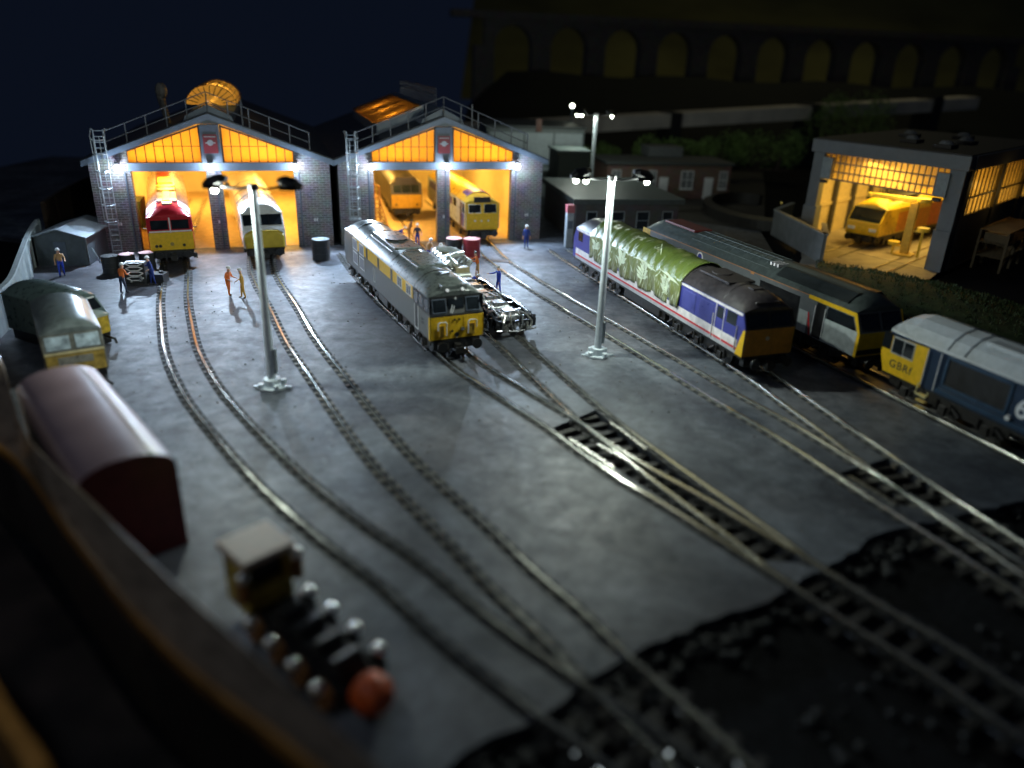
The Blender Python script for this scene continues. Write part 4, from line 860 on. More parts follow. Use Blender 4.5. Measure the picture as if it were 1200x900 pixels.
# --- stripped bogies and engine on the track next to the grey and yellow locomotive
OILY = mat('oily_black_steel', (.035, .036, .04), .22, metal=.75, var=.5, scale=7)
def bare_bogie(label, loc, yaw):
    t = thing('bare_bogie', label, 'bogie', loc, yaw, 'stripped bogies on the track')
    L_ = 2.2
    fr = MB()
    for s in (-1, 1):
        fr.prism([(s*.98, -L_, .55), (s*.98, -L_, .95), (s*.98, -1.2, 1.08), (s*.98, 1.2, 1.08), (s*.98, L_, .95), (s*.98, L_, .55), (s*.98, 1.4, .62), (s*.98, -1.4, .62)], (s*.14, 0, 0))
        for y in (-1.45, 0, 1.45):
            fr.box(*sorted((s*1.08, s*1.3)), y-.16, y+.16, .3, .75)
            for dy in (-.3, .3): fr.cyl((s*1.2, y+dy, .45), (s*1.2, y+dy, 1.0), .1, 8)
    fr.box(-1, 1, -2.2, -2.05, .6, .9).box(-1, 1, 2.05, 2.2, .6, .9).box(-1.0, 1.0, -.75, -.5, .75, 1.02).box(-1, 1, .5, .75, .75, 1.02)
    fr.build('frame', OILY, t, bevel=.02)
    for y in (-1.45, 0, 1.45): mb = wheel_mb(y, .46); mb.build('wheelset', OILY, t, smooth=True)
    for y in (-1.0, .55, 1.75):
        MB().cyl((-.5, y, .72), (.5, y, .72), .36, 14).cyl((-.62, y, .72), (-.5, y, .72), .28, 12).cyl((.5, y, .72), (.62, y, .72), .28, 12).box(-.3, .3, y-.3, y+.3, .9, 1.15).build('traction_motor', mat('motor_pale', (.3, .31, .33), .3, .6, var=.5, scale=8), t, smooth=True)
    pp = MB()
    for s in (-1, 1):
        pp.tube([(s*.75, -2.35, .5), (s*.8, -2.4, .9), (s*.6, -2.1, 1.18), (s*.5, -1.5, 1.15)], .06, 7)
        pp.tube([(s*.3, -2.3, .75), (s*.35, -2.2, 1.1), (s*.15, -1.7, 1.2)], .045, 7)
        pp.tube([(s*.86, -2.0, 1.1), (s*.8, -.6, 1.22), (s*.86, .6, 1.2), (s*.8, 1.9, 1.1)], .04, 6)
        pp.cyl((s*.62, -2.3, .52), (s*.62, -2.45, .52), .14, 12)
    for k in range(9): pp.box(-.8+.17*k, -.7+.17*k, -2.28, -2.2, .48+.06*(k % 3), .7+.06*(k % 3))
    pp.build('pipework', STEEL, t, smooth=True)
    MB().tube([(-1.1, -2.3, .45), (0, -2.4, .38), (1.1, -2.3, .45)], .05, 6).build('brake_bar', OILY, t)
    return t
b1 = bare_bogie('black stripped bogie nearest the camera beside the grey and yellow locomotive', (-.75, 39.6, .07), .40)
b1['label'] = 'black stripped bogie nearest the camera beside the grey and yellow locomotive'
b2 = copy_tree(b1); b2.location = (-2.3, 42.9, .07); b2['label'] = 'second stripped bogie, behind the nearest one and next to the crouching worker'
t = thing('diesel_engine', 'pale pipe covered engine block on the track behind the stripped bogies', 'engine', (-4.15, 47.9, .07), .37)
MB().box(-.85, .85, -2.2, 2.4, .25, .75).build('bedplate', CHASSIS, t, bevel=.04)
ENG = mat('engine_cream', (.5, .52, .50), .28, .4, var=.3, scale=6)
mb = MB().box(-.6, .6, -1.9, 2.0, .75, 1.35)
for s in (-1, 1):
    for k in range(6): mb.cyl((s*.42, -1.6+.65*k, 1.3), (s*.75, -1.6+.65*k, 1.72), .2, 10)
mb.build('cylinder_block', ENG, t, bevel=.03)
mb = MB().tube([(-.3, -1.9, 1.5), (-.6, -1.2, 1.85), (.1, -.6, 1.9), (.7, .0, 1.8), (.1, .7, 1.95), (-.6, 1.2, 1.85), (0, 1.9, 1.75)], .17, 9).tube([(.7, -1.8, 1.7), (.75, 1.8, 1.7)], .09, 8).tube([(-.7, -1.8, 1.6), (-.75, 1.8, 1.65)], .09, 8).cyl((-.5, -2.2, .95), (.5, -2.2, .95), .3, 12)
mb.build('exhaust_manifold', mat('white_pipe', (.68, .72, .68), .25, .2), t, smooth=True)
MB().box(-.45, .45, -2.4, -1.9, 1.1, 1.5).cyl((0, 2.0, 1.2), (0, 2.5, 1.2), .45, 14).build('generator', mat('beige_paint', (.45, .38, .22), .4), t, bevel=.03)

# ------------------------------------------------------------------ lamp masts
def mast(label, loc, yaw, h, power, lights):
    t = thing('lamp_mast', label, 'lamp mast', loc, yaw, 'yard lamp masts')
    MB().cyl((0, 0, .25), (0, 0, h), .185, 18, .135).build('mast', POSTM, t, smooth=True)
    bs = MB().cyl((0, 0, 0), (0, 0, .12), .62, 6).cyl((0, 0, .1), (0, 0, .45), .36, 12)
    for k in range(4): a = k*math.pi/2+.6; bs.cyl((.5*math.cos(a), .5*math.sin(a), .1), (.5*math.cos(a), .5*math.sin(a), .3), .13, 8)
    bs.box(-.8, .8, -.09, .09, 0, .09)
    bs.build('base', POSTM, t, bevel=.02)
    MB().box(.1, .28, -.12, .12, .7, 1.8).build('control_box', GALV, t, bevel=.03)
    MB().tube([(-1.35, 0, h+.02), (-.5, 0, h-.08), (0, 0, h), (.5, 0, h-.08), (1.35, 0, h+.05)], .055, 7).cyl((0, 0, h-.12), (0, 0, h+.1), .2, 10).build('cross_arm', BLACK, t)
    for s in (-1, 1):
        hd = MB(); M = Matrix.Translation((s*1.45, 0, h+.12)) @ Matrix.Rotation(s*R(18), 4, 'Y')
        rr_ = []
        for x, w2, z1 in ((-.5, .2, .12), (-.3, .36, .26), (.15, .38, .3), (.45, .22, .14)):
            rr_.append([M @ Vector((s*x*-1 if False else x*s, w2*math.cos(a), z1*max(-.35, math.sin(a)))) for a in [2*math.pi*k/10 for k in range(10)]])
        hd.loft(rr_).tube([(s*.95, 0, h), (s*1.1, .1, h+.25), (s*1.3, 0, h+.3)], .05, 6)
        hd.box(s*1.45-.35, s*1.45+.35, -.42, -.36, h-.05, h+.12)
        H = hd.build('lamp_head', BLACK, t, smooth=False)
        for (ls, dx, dy) in lights:
            if ls == s:
                MB().sph((s*1.45+dx, dy, h-.12), .13, 8).build('bulb', BULB2 if power < 0 else BULB2, H, smooth=True)
                wp = Matrix.Translation(loc) @ Matrix.Rotation(yaw, 4, 'Z') @ Vector((s*1.45+dx, dy, h-.42)); lamp('mast_light', wp, abs(power), SOD, .1)
    return t
mast('nearer pale blue grey lamp mast in front of the left engine shed', (-10.38, 30.1, 0), .05, 8.55, 2000, [(-1, 0, -.1)])
mast('lamp mast beside the green wrapped locomotive, tallest on the right', (4.2, 35.42, 0), .1, 8.65, 1250, [(-1, .25, -.1), (-1, -.2, 0), (1, .15, -.1)])
mast('farthest lamp mast, behind the office building', (7.0, 76.0, 0), .1, 8.9, 300, [(-1, .1, 0), (-1, -.35, 0), (1, .1, 0)])
t = thing('lamp_mast', 'thin distant lamp post standing behind the white building', 'lamp mast', (5.7, 92, 0), 0, 'yard lamp masts')
MB().cyl((0, 0, 0), (0, 0, 8.8), .07, 8).build('mast', DGREY, t); MB().cyl((0, 0, 8.75), (0, 0, 9.2), .2, 8, .1).build('lamp_head', BLACK, t); MB().sph((0, -.1, 8.75), .2, 8).build('bulb', bulbmat((.92, 1, .8), 25), t)

# ------------------------------------------------------------------ hut, fences, drums
t = thing('hut', 'low grey hut with a shallow ridged roof beside the left fence', 'hut', (-29.9, 50.2, 0), .12); t.scale = (.74, .8, .92)
HW = mat('hut_wall', (.075, .09, .10), .5, var=.2); HR = mat('hut_roof', (.22, .25, .27), .45, var=.15)
MB().box(-2.1, 2.1, -2.2, 3.6, 0, 2.0).build('wall', HW, t)
MB().prism([(-2.1, -2.2, 2), (2.1, -2.2, 2), (0, -2.2, 2.5)], (0, 5.8, 0)).build('gable', HW, t)
for s in (-1, 1): MB().prism([(s*2.35, -2.4, 1.98), (0, -2.4, 2.55), (0, -2.4, 2.63), (s*2.35, -2.4, 2.06)], (0, 6.2, 0)).build('roof', HR, t)
MB().box(-.5, .5, -2.26, -2.2, 0, 1.7).build('door', DGREY, t); MB().cyl((2.15, -2.0, 0), (2.15, -2.0, 1.9), .05, 6).tube([(2.3, -1.6, 1.2), (2.7, -1.7, .6), (2.8, -1.5, .05)], .06, 6).build('drain_pipe', GALV, t)

CONC = mat('concrete_panel', (.20, .23, .23), .42, var=.25, scale=2)
def fence(label, pts, h, m, postm, sp=2.6, cat='fence', capm=None, th=.12, name='panel_fence'):
    t = thing(name, label, cat); P = resample(spline(pts, .5), .5)
    pan = MB(); sweep(pan, P, [(-th/2, 0), (-th/2, h), (th/2, h), (th/2, 0)]); pan.build('fence_panel', m, t)
    cp = MB(); sweep(cp, P, [(-.13, h), (-.13, h+.13), (.13, h+.13), (.13, h)]); cp.build('coping', capm or postm, t)
    bt = MB(); sweep(bt, offset(P, -.16), [(-.12, 0), (-.12, .22), (.12, .22), (.12, 0)]); bt.build('kerb', postm, t)
    for q in resample(P, sp): MB().box(q.x-.11, q.x+.11, q.y-.11, q.y+.11, 0, h+.06).build('post', postm, t)
    return t
fence('pale concrete panel fence along the left edge of the yard', [(-33.4, 52.5), (-31.5, 48.3), (-28.6, 42.6), (-26.3, 38.0), (-25.2, 34.6)], 2.0, CONC, mat('fence_post', (.34, .38, .38), .4))
BRN = mat('dark_brown_timber', (.05, .032, .022), .6, var=.4, scale=2)
fence('dark brown timber fence running back beside the left shed', [(-33.4, 53.5), (-35.0, 59), (-36.4, 66), (-37.5, 78)], 3.0, BRN, BRN, 3.2)
# curved timber edging in the foreground
WD = mat('edge_board_wood', (.21, .155, .11), .30, var=.3, scale=1.2, stretch=(1, 1, 6)); WO = mat('edge_wood_orange_glow', (.42, .19, .04), .35, var=.3, scale=2)  # orange glow along the edge is put into the wood colour
t = thing('edge_board', 'curved brown board edging the layout in the near left foreground', 'edging')
inn = [(-24.6, 33.4), (-22.3, 29.6), (-18.5, 25.3), (-14.53, 20.04), (-12.47, 18.0), (-10.71, 16.44), (-8.04, 14.01), (-5.83, 12.09), (-4.64, 11.08), (-3.01, 9.69), (-2.14, 8.94), (-1.34, 8.2), (.3, 6.0)]
out = [(-19.6, 24.0), (-18.2, 22.1), (-15.62, 19.86), (-14.26, 18.9), (-12.9, 17.66), (-11.0, 15.71), (-9.26, 14.0), (-7.85, 12.63), (-5.9, 10.98), (-4.26, 9.83), (-3.17, 9.07), (-2.3, 8.3), (-.8, 6.2)]
A_ = spline(inn); B_ = spline(out); n_ = 60
def rs(P): return [P[int(i*(len(P)-1)/n_)] for i in range(n_+1)]
A_ = rs(A_); B_ = rs(B_)
bd = MB(); bd.loft([[a+Vector((0, 0, -.3)), a+Vector((0, 0, 2.95)), a*.94+b*.06+Vector((0, 0, 3.0)), b+Vector((0, 0, 2.5)), b+Vector((0, 0, -.3))] for a, b in zip(A_, B_)], closed=True); bd.build('board', WD, t, smooth=True)
bd = MB(); bd.loft([[b+(b-a).normalized()*u+Vector((0, 0, z)) for u, z in ((-.12, 2.42), (-.08, 2.72), (.08, 2.70), (.14, 2.45), (.05, 2.36))] for a, b in zip(A_, B_)]); bd.build('board_lip', WO, t, smooth=True)
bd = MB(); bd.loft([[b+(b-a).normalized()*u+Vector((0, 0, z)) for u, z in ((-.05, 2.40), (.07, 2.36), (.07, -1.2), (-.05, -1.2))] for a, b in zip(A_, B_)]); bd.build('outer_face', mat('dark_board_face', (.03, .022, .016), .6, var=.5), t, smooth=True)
tag(MB().tube([(-24.8, 33.9, 0), (-24.7, 33.7, 3.2)], .14, 8).build('edge_post', GALV), 'short grey steel post where the fence meets the curved board', 'post')
t2 = MB(); sweep(t2, spline([(-16, 15.0), (-11.88, 12.7), (-9.52, 10.71), (-8.04, 9.45), (-6.3, 7.4), (-5, 5)]), [(-.18, -.3), (-.18, 1.8), (.1, 1.8), (.2, 1.6), (.2, -.3)])
tag(t2.build('outer_rim', WO), 'orange brown outer rim at the bottom left corner', 'edging')
# the space between board and rim is a dark lower floor
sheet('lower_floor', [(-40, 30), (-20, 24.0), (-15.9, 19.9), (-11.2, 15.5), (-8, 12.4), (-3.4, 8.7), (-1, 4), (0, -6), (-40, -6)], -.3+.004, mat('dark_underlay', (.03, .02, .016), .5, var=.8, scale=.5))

DRB = mat('drum_black', (.03, .032, .034), .35); DRT = mat('drum_pink_lid', (.55, .26, .26), .45); DRR = mat('drum_red', (.28, .02, .03), .4)
def drum(label, loc, body, lid, group='oil drums', h=.95, r=.36, rz=0):
    t = thing('oil_drum', label, 'drum', loc, rz, group)
    b = MB().cyl((0, 0, 0), (0, 0, h), r, 20)
    for z in (.02, h*.33, h*.66, h-.02): b.cyl((0, 0, z-.02), (0, 0, z+.02), r+.025, 20)
    b.build('body', body, t); MB().cyl((0, 0, h+.0005), (0, 0, h+.02), r-.03, 20).cyl((r*.5, 0, h+.02), (r*.5, 0, h+.05), .05, 8).build('lid', lid, t)
    return t
t = drum('big black drum with pale rim standing alone between the two sheds', (-13.75, 52.5, 0), DRB, GALV, h=1.45, r=.62)
drum('black drum with black lid beside the hut', (-25.9, 47.2, 0), DRB, DRB, r=.5, h=1.1)
drum('black drum with a pink lid, left of the coiled hoses', (-25.0, 47.6, 0), DRB, DRT, r=.48, h=1.15)
drum('black drum with a pink lid nearest the left shed ladder', (-24.0, 48.2, 0), DRB, DRT, r=.48, h=1.15)
drum('red drum with a pink purple lid behind the pale engine', (-3.3, 54.8, 0), DRR, DRT, r=.62, h=1.35)
drum('dark red drum with pink lid left of the brighter red drum', (-4.6, 55.0, 0), DRB, DRT, r=.6, h=1.3)
t = thing('hose_stack', 'black stand holding coiled white hoses by the orange vested worker', 'hose stand', (-23.2, 45.0, 0), .2)
MB().box(-.6, .6, -.4, .4, .05, 1.35).box(-.7, .7, -.5, .5, 0, .08).build('stand', DRB, t, bevel=.04)
mb = MB()
for k in range(4):
    z = .45+.3*k; mb.tube([(-.45, -.44, z), (-.2, -.5, z-.12), (.25, -.5, z-.12), (.5, -.44, z), (.3, -.5, z+.1), (-.2, -.5, z+.1), (-.45, -.44, z)], .035, 6)
mb.build('hose', WHITE, t)
MB().cyl((.35, -.55, .3), (.35, -.55, .62), .1, 10).sph((-.2, -.5, .25), .1, 8).build('valve', STEEL, t)
tag(MB().box(-.6, .6, -.4, .4, 0, .55).cyl((-.35, 0, .55), (-.35, 0, .7), .12, 8).cyl((.3, .1, .55), (.3, .1, .66), .15, 8).build('tool_box', DRB, loc=(-22.3, 45.6, 0)), 'small black tool box right of the coiled hoses', 'tool box')

# ------------------------------------------------------------------ foreground rail machine (blurred)
t = thing('rail_trolley', 'small yellow cabbed rail machine with shiny round hubs in the near foreground', 'rail machine', (-4.75, 14.45, 0), math.atan2(3.6, 3.2)*0+.82)
# local -y = towards lower right of the picture
mb = MB().box(-.55, .55, -2.2, 2.0, .25, .55).box(-.4, .4, -2.0, .6, .55, .8)
for k in range(4): mb.cyl((-.35, -1.7+.75*k, .85), (.35, -1.7+.75*k, .85), .2, 10)
mb.build('chassis', BLACK, t, bevel=.04)
hubm = mat('polished_hub', (.95, .97, 1), .3, 1, var=.05); rustw = mat('rusty_wheel', (.35, .17, .06), .4)
for k in range(4):
    y = -1.75+.98*k
    for s in (-1, 1):
        wl = MB().cyl((s*.62, y, .34), (s*.82, y, .34), .34, 16).build('wheel', rustw if s < 0 else BLACK, t, smooth=True)
        MB().sph((s*.84, y, .62), .19, 12).cyl((s*.8, y, .5), (s*.9, y, .5), .1, 10).build('hub', hubm, wl, smooth=True)
cabm = mat('old_yellow', (.5, .38, .07), .45, var=.4, scale=3)
CB = MB().box(-.62, .62, 1.55, 2.75, .35, 1.1).box(-.62, .62, 2.45, 2.75, 1.1, 1.9).box(-.62, -.5, 1.55, 2.75, 1.1, 1.9).box(.5, .62, 1.55, 2.75, 1.1, 1.9).build('cab', cabm, t, bevel=.04)
MB().box(-.72, .72, 1.45, 2.85, 1.9, 2.1).box(-.6, .6, 1.6, 1.9, 1.78, 1.9).build('cab_roof', mat('faded_roof', (.62, .5, .42), .5, var=.2), t, bevel=.04)
MB().box(-.5, .5, 1.9, 2.4, 1.1, 1.6).build('seat', BLACK, t)
for s in (-1, 1): 
    a = MB().cyl((s*.75, 1.55, 1.0), (s*.75, 1.55, 1.6), .16, 10).build('side_tank', rustw, t)
    MB().sph((s*.75, 1.5, 1.72), .17, 10).build('tank_cap', hubm, a, smooth=True)
MB().loft([[(.45*math.cos(a), -2.35, .5+.42*math.sin(a)) for a in [2*math.pi*k/12 for k in range(12)]], [(.5*math.cos(a), -2.75, .5+.45*math.sin(a)) for a in [2*math.pi*k/12 for k in range(12)]], [(.3*math.cos(a), -3.0, .5+.3*math.sin(a)) for a in [2*math.pi*k/12 for k in range(12)]]]).build('orange_end', mat('bright_orange', (.65, .10, .015), .5), t, smooth=True)

# ------------------------------------------------------------------ people
def person(label, loc, yaw, top, legs, lean=0, arms=((.15, -.25, .9), (.15, -.25, .9)), kneel=0, hat=None, hair=None, boots=None, stride=.1, handm=None, seated=False, vest=None):
    """arms: per side (outward, forward(-y), hand height fraction); feet on the ground; lean in degrees forward"""
    s_ = 1.0
    V = []; E = []; RD = []; TG = []
    def v(p, r, tg): V.append(Vector(p)); RD.append(r); TG.append(tg); return len(V)-1
    hipz = .92-kneel*.45
    if seated: hipz = .5
    pel = v((0, 0, hipz), .145, 'legs')
    la = R(lean); up = Vector((0, -math.sin(la), math.cos(la))); P = Vector((0, 0, hipz))
    ch1 = v(P+up*.2, .135, 'top'); E.append((pel, ch1)); ch2 = v(P+up*.42, .165, 'top'); E.append((ch1, ch2))
    nk = v(P+up*.55, .065, 'skin'); E.append((ch2, nk)); hd1 = v(P+up*.64+Vector((0, -.02, 0)), .085, 'skin'); E.append((nk, hd1))
    hd2 = v(P+up*.76+Vector((0, -.03, 0)), .095, 'skin'); E.append((hd1, hd2)); 
    ns = v(P+up*.69+Vector((0, -.115, 0)), .02, 'skin'); E.append((hd1, ns))
    for i, s in enumerate((-1, 1)):
        sh = v(P+up*.47+Vector((s*.19, 0, 0)), .07, 'top'); E.append((ch2, sh))
        o_, f_, hz = arms[i]; S = V[sh]; H = Vector((s*(.2+o_), f_, hz)); 
        d = H-S; Lr = .56
        if d.length > Lr: H = S+d.normalized()*Lr; d = H-S
        mid_ = (S+H)/2; bend = math.sqrt(max(0, (Lr/2)**2-(d.length/2)**2)); pd = Vector((s*.4, .5, -.7)); pd = (pd-d.normalized()*pd.dot(d.normalized())).normalized()
        el = v(mid_+pd*bend, .05, 'top'); wr = v(H, .034, 'top' if handm else 'skin'); E += [(sh, el), (el, wr)]
        hdir = (H-V[el]).normalized(); pm = v(H+hdir*.05, .036, 'skin'); E.append((wr, pm))
        sid = hdir.cross(up).normalized(); dn = hdir.cross(sid)
        for q, (off, ln) in enumerate(((-.03, .065), (-.01, .08), (.01, .075), (.03, .058))):
            a = v(V[pm]+hdir*.045+sid*off, .011, 'skin'); b = v(V[pm]+hdir*(.045+ln*.55)+sid*off*1.1+dn*.008, .01, 'skin'); c2 = v(V[pm]+hdir*(.045+ln)+sid*off*1.1+dn*.025, .008, 'skin'); E += [(pm, a), (a, b), (b, c2)]
        tb = v(V[pm]+sid*-.045+hdir*.01, .012, 'skin'); tb2 = v(V[pm]+sid*-.065+hdir*.045, .009, 'skin'); E += [(pm, tb), (tb, tb2)]
        fy = s*stride
        hp = v((s*.09, 0, hipz-.06), .095, 'legs'); E.append((pel, hp))
        if seated: kn_p, an_p = (s*.12, -.42, .48), (s*.12, -.45, .08)
        elif kneel: kn_p, an_p = ((s*.12, -.35, .42), (s*.12, -.2, .08)) if s < 0 else ((s*.13, -.22, .1), (s*.13, .25, .1))
        else: kn_p, an_p = (s*.11, fy*.5-.03, .48), (s*.12, fy, .09)
        kn = v(kn_p, .066, 'legs'); an = v(an_p, .045, 'legs'); E += [(hp, kn), (kn, an)]
        ft = v((an_p[0], an_p[1]-.04, .055), .048, 'boot'); toe = v((an_p[0]+s*.02, an_p[1]-.19, .045), .038, 'boot'); E += [(an, ft), (ft, toe)]
    me = bpy.data.meshes.new('person'); me.from_pydata([tuple(p) for p in V], E, []); o = bpy.data.objects.new('person', me); COL.objects.link(o)
    sk = o.modifiers.new('skin', 'SKIN')
    for i, r in enumerate(RD): me.skin_vertices[0].data[i].radius = (r, r)
    me.skin_vertices[0].data[0].use_root = True
    sb = o.modifiers.new('sub', 'SUBSURF'); sb.levels = 1; sb.render_levels = 1
    dg = bpy.context.evaluated_depsgraph_get(); dg.update(); ev = bpy.data.meshes.new_from_object(o.evaluated_get(dg))
    bpy.data.objects.remove(o)
    mm = {'skin': SKIN, 'top': top, 'legs': legs, 'boot': boots or BOOT}; ks = list(mm)
    ev.materials.clear()
    for k in ks: ev.materials.append(mm[k])
    for p in ev.polygons:
        c0 = p.center; best = None
        for a, b in E:
            pa, pb = V[a], V[b]; d = pb-pa; tt = max(0, min(1, (c0-pa).dot(d)/max(1e-9, d.length_squared))); q = pa+d*tt
            dist = (c0-q).length-(RD[a]*(1-tt)+RD[b]*tt)
            if best is None or dist < best[0]: best = (dist, TG[a] if tt < .5 else TG[b])
        p.material_index = ks.index(best[1]); p.use_smooth = True
    t = bpy.data.objects.new('person', ev); COL.objects.link(t); t.location = loc; t.rotation_euler = (0, 0, yaw); tag(t, label, 'person', 'depot workers')
    hc = V[hd2]+Vector((0, .005, .02))
    if hat:
        h = MB().loft([[(hc.x+.125*q*math.cos(a), hc.y+.135*q*math.sin(a), hc.z+z) for a in [2*math.pi*k/12 for k in range(12)]] for q, z in ((1.2, .0), (1.0, .01), (.95, .06), (.7, .115), (.2, .135))]); h.build('hard_hat', hat, t, smooth=True)
    else:
        h = MB().loft([[(hc.x+.108*q*math.cos(a), hc.y+.02+.112*q*math.sin(a), hc.z+z) for a in [2*math.pi*k/10 for k in range(10)]] for q, z in ((.95, -.03), (1.03, .02), (.85, .075), (.3, .1))]); h.build('hair', hair or mat('dark_hair', (.04, .03, .02)), t, smooth=True)
    if vest:
        hv = P+up*.3
        MB().loft([[(1.0*(.19+dx)*math.cos(a)+(P+up*z).x, (P+up*z).y+.155*math.sin(a), (P+up*z).z) for a in [2*math.pi*k/14 for k in range(14)]] for z, dx in ((.05, 0), (.25, .0), (.45, .01))], cap=False).build('vest', vest, t, smooth=True)
    return t
WH = mat('white_hat', (.8, .8, .8), .3); GREYC = mat('grey_cloth', (.2, .22, .25), .7); BRNC = mat('tan_cloth', (.5, .28, .12), .7); SLV = mat('silver_hat', (.55, .56, .55), .3, .5); DKB = mat('dark_jeans', (.03, .04, .08), .7)
YVE = mat('yellow_orange_cloth', (.62, .34, .06), .6); BLU = mat('bright_blue_cloth', (.02, .06, .5), .6)
person('worker in orange vest and dark trousers facing the coiled hoses', (-23.05, 42.9, 0), math.pi-.3, ORN, DKB, lean=12, arms=((.02, -.4, 1.15), (.02, -.4, 1.15)), hat=WH)
person('worker in blue overalls with white hat leaning by the red locomotive', (-22.2, 44.9, 0), -.9, NAVY, NAVY, lean=10, arms=((.05, -.4, 1.2), (.1, -.3, 1.0)), hat=WH)
person('worker in orange jacket and blue trousers by the hut wall', (-28.4, 46.0, 0), .5, BRNC, BLU, lean=8, arms=((.05, -.35, .95), (.1, -.45, 1.1)), hat=WH, seated=False)
person('worker in full orange overalls seen from the side, left of the standing pair', (-16.95, 43.2, 0), 1.3, ORN, ORN, lean=10, arms=((.0, -.3, 1.0), (.0, -.4, 1.1)), hat=SLV)
person('worker in yellow brown overalls with silver trim, right of the standing pair', (-15.95, 42.8, 0), -1.2, YVE, YVE, lean=3, arms=((.05, -.3, 1.0), (.05, -.1, .85)), hat=SLV)
person('worker in bright blue top bending forward outside the right shed', (-9.2, 57.6, 0), 1.6, BLU, BRNC, lean=55, arms=((.05, -.6, .8), (.05, -.65, .9)), hat=WH)
person('worker in brown behind the bending blue one at the right shed door', (-8.5, 59.2, 0), 1.2, BRNC, BRNC, lean=20, arms=((.05, -.4, 1.0), (.05, -.4, 1.0)))
person('worker in dark coat and jeans with white hat at the right shed door', (-7.6, 57.4, 0), .2, DKB, BLU, lean=0, arms=((.08, -.2, .9), (.08, -.25, 1.0)), hat=WH)
person('worker in pinkish top and blue trousers left of the pale engine', (-6.2, 52.6, 0), 1.0, BRNC, BLU, lean=15, arms=((.05, -.35, 1.0), (.05, -.4, 1.1)), hat=WH)
person('worker in orange brown vest with white hat touching the pale engine', (-5.4, 51.4, 0), .8, mat('brown_vest', (.32, .14, .07), .6), GREYC, lean=22, arms=((.05, -.45, .95), (.05, -.45, 1.0)), hat=WH)
person('worker in orange reaching over the engine from its right side', (-2.55, 49.2, 0), -1.35, ORN, BRNC, lean=12, arms=((.05, -.55, 1.3), (.05, -.5, 1.25)))
person('worker in blue crouching between the engine and the bogies', (-2.9, 46.0, 0), 1.2, BLU, BLU, lean=55, kneel=.6, arms=((.1, -.6, .55), (.1, -.65, .6)), hair=SLV)
person('worker in blue overalls with an arm stretched out, right of the bogies', (-1.05, 45.6, 0), -1.1, BLU, BLU, lean=2, arms=((.02, -.55, 1.3), (.05, -.1, .85)), hair=mat('grey_hair', (.3, .28, .25)), handm=True)
person('worker in dark blue overalls standing before the right pier of the right shed', (.7, 58.3, 0), .1, NAVY, NAVY, lean=0, arms=((.08, -.1, .85), (.08, -.1, .85)), hat=WH)

# ------------------------------------------------------------------ buildings in the middle distance
OFW = brick_mat('dark_purple_brick', (.06, .05, .055), (.09, .075, .08), (.10, .1, .1)); FLT = mat('felt_roof', (.11, .14, .135), .5, var=.15)
def window(parent, M, w, h, nx=2, ny=2, fm=WHITE, gm=GLASSD):
    f = MB()
    for a, b, c1_, d in ((-w/2, w/2, 0, .07), (-w/2, w/2, h-.07, h), (-w/2, -w/2+.07, 0, h), (w/2-.07, w/2, 0, h)): f.box(a, b, -.06, .02, c1_, d, M)
    for k in range(1, nx): x = -w/2+w*k/nx; f.box(x-.025, x+.025, -.05, .02, .07, h-.07, M)
    for k in range(1, ny): z = h*k/ny; f.box(-w/2+.07, w/2-.07, -.045, .02, z-.025, z+.025, M)
    f.box(-w/2-.08, w/2+.08, -.12, 0, -.08, -.003, M)
    o = f.build('window', fm, parent); MB().box(-w/2+.07, w/2-.07, -.015, -.005, .07, h-.07, M).build('pane', gm, o); return o
t = thing('office_building', 'low flat roofed dark brick office behind the green wrapped locomotive', 'office', (4.6, 60.9, 0), .20)
MB().box(0, 8.6, 0, 11, 0, 3.1).build('wall', OFW, t)
MB().box(-.35, 8.95, -.4, 11.4, 3.1, 3.45).build('fascia', mat('dark_fascia', (.05, .06, .06), .5), t); MB().box(-.3, 8.9, -.35, 11.35, 3.451, 3.5).build('roof', FLT, t)
for x, w2 in ((1.3, .9), (3.5, 1.1), (5.6, 1.1), (7.7, .9)): window(t, Matrix.Translation((x, -.02, 1.0)), w2, 1.5, 1, 2, GALV)
MB().box(2.2, 2.8, -.04, 0, 0, 2.2).build('door', BLACK, t)
t = thing('brick_tower', 'dark green lit stair block behind the office roof', 'building', (5.2, 74, 0), .2)
GRW = mat('greenish_dark_wall', (.03, .04, .03), .6)
MB().box(-1.6, 1.4, 0, 4, 0, 5.6).build('wall', GRW, t); MB().box(-1.75, 1.55, -.15, 4.15, 5.6, 5.75).build('roof', FLT, t); MB().box(-.5, .4, -.04, 0, 0, 2.1).build('door', BLACK, t)
t = thing('white_building', 'white panelled building partly hidden behind the right brick shed', 'building', (-3.6, 84, 0), .15)
WB = mat('white_clad', (.40, .46, .48), .5, var=.1)
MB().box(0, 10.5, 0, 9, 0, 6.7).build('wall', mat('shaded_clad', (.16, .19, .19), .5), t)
for a, b in ((.3, 3.9), (4.1, 7.1), (7.3, 10.3)): MB().box(a, b, -.08, 0, 3.1, 6.3).build('wall_panel', WB, t, bevel=.03)
MB().box(-.2, 10.7, -.2, 9.2, 6.7, 7.0).build('roof', mat('dark_slab', (.05, .06, .06)), t)
MB().box(0, 10.5, -1.6, -.02, 2.6, 2.75).box(0, 10.5, -1.6, -1.5, 0, .1).build('canopy', GALV, t)
mb = MB()
for k in range(9): mb.box(7.0, 8.0, -3.4+.24*k, -3.2+.24*k, .25+.28*k, .30+.28*k)
mb.tube([(7.0, -3.5, 1.0), (7.0, -1.4, 3.6)], .04, 5).tube([(8, -3.5, 1.0), (8, -1.4, 3.6)], .04, 5).build('outside_stair', GALV, t)
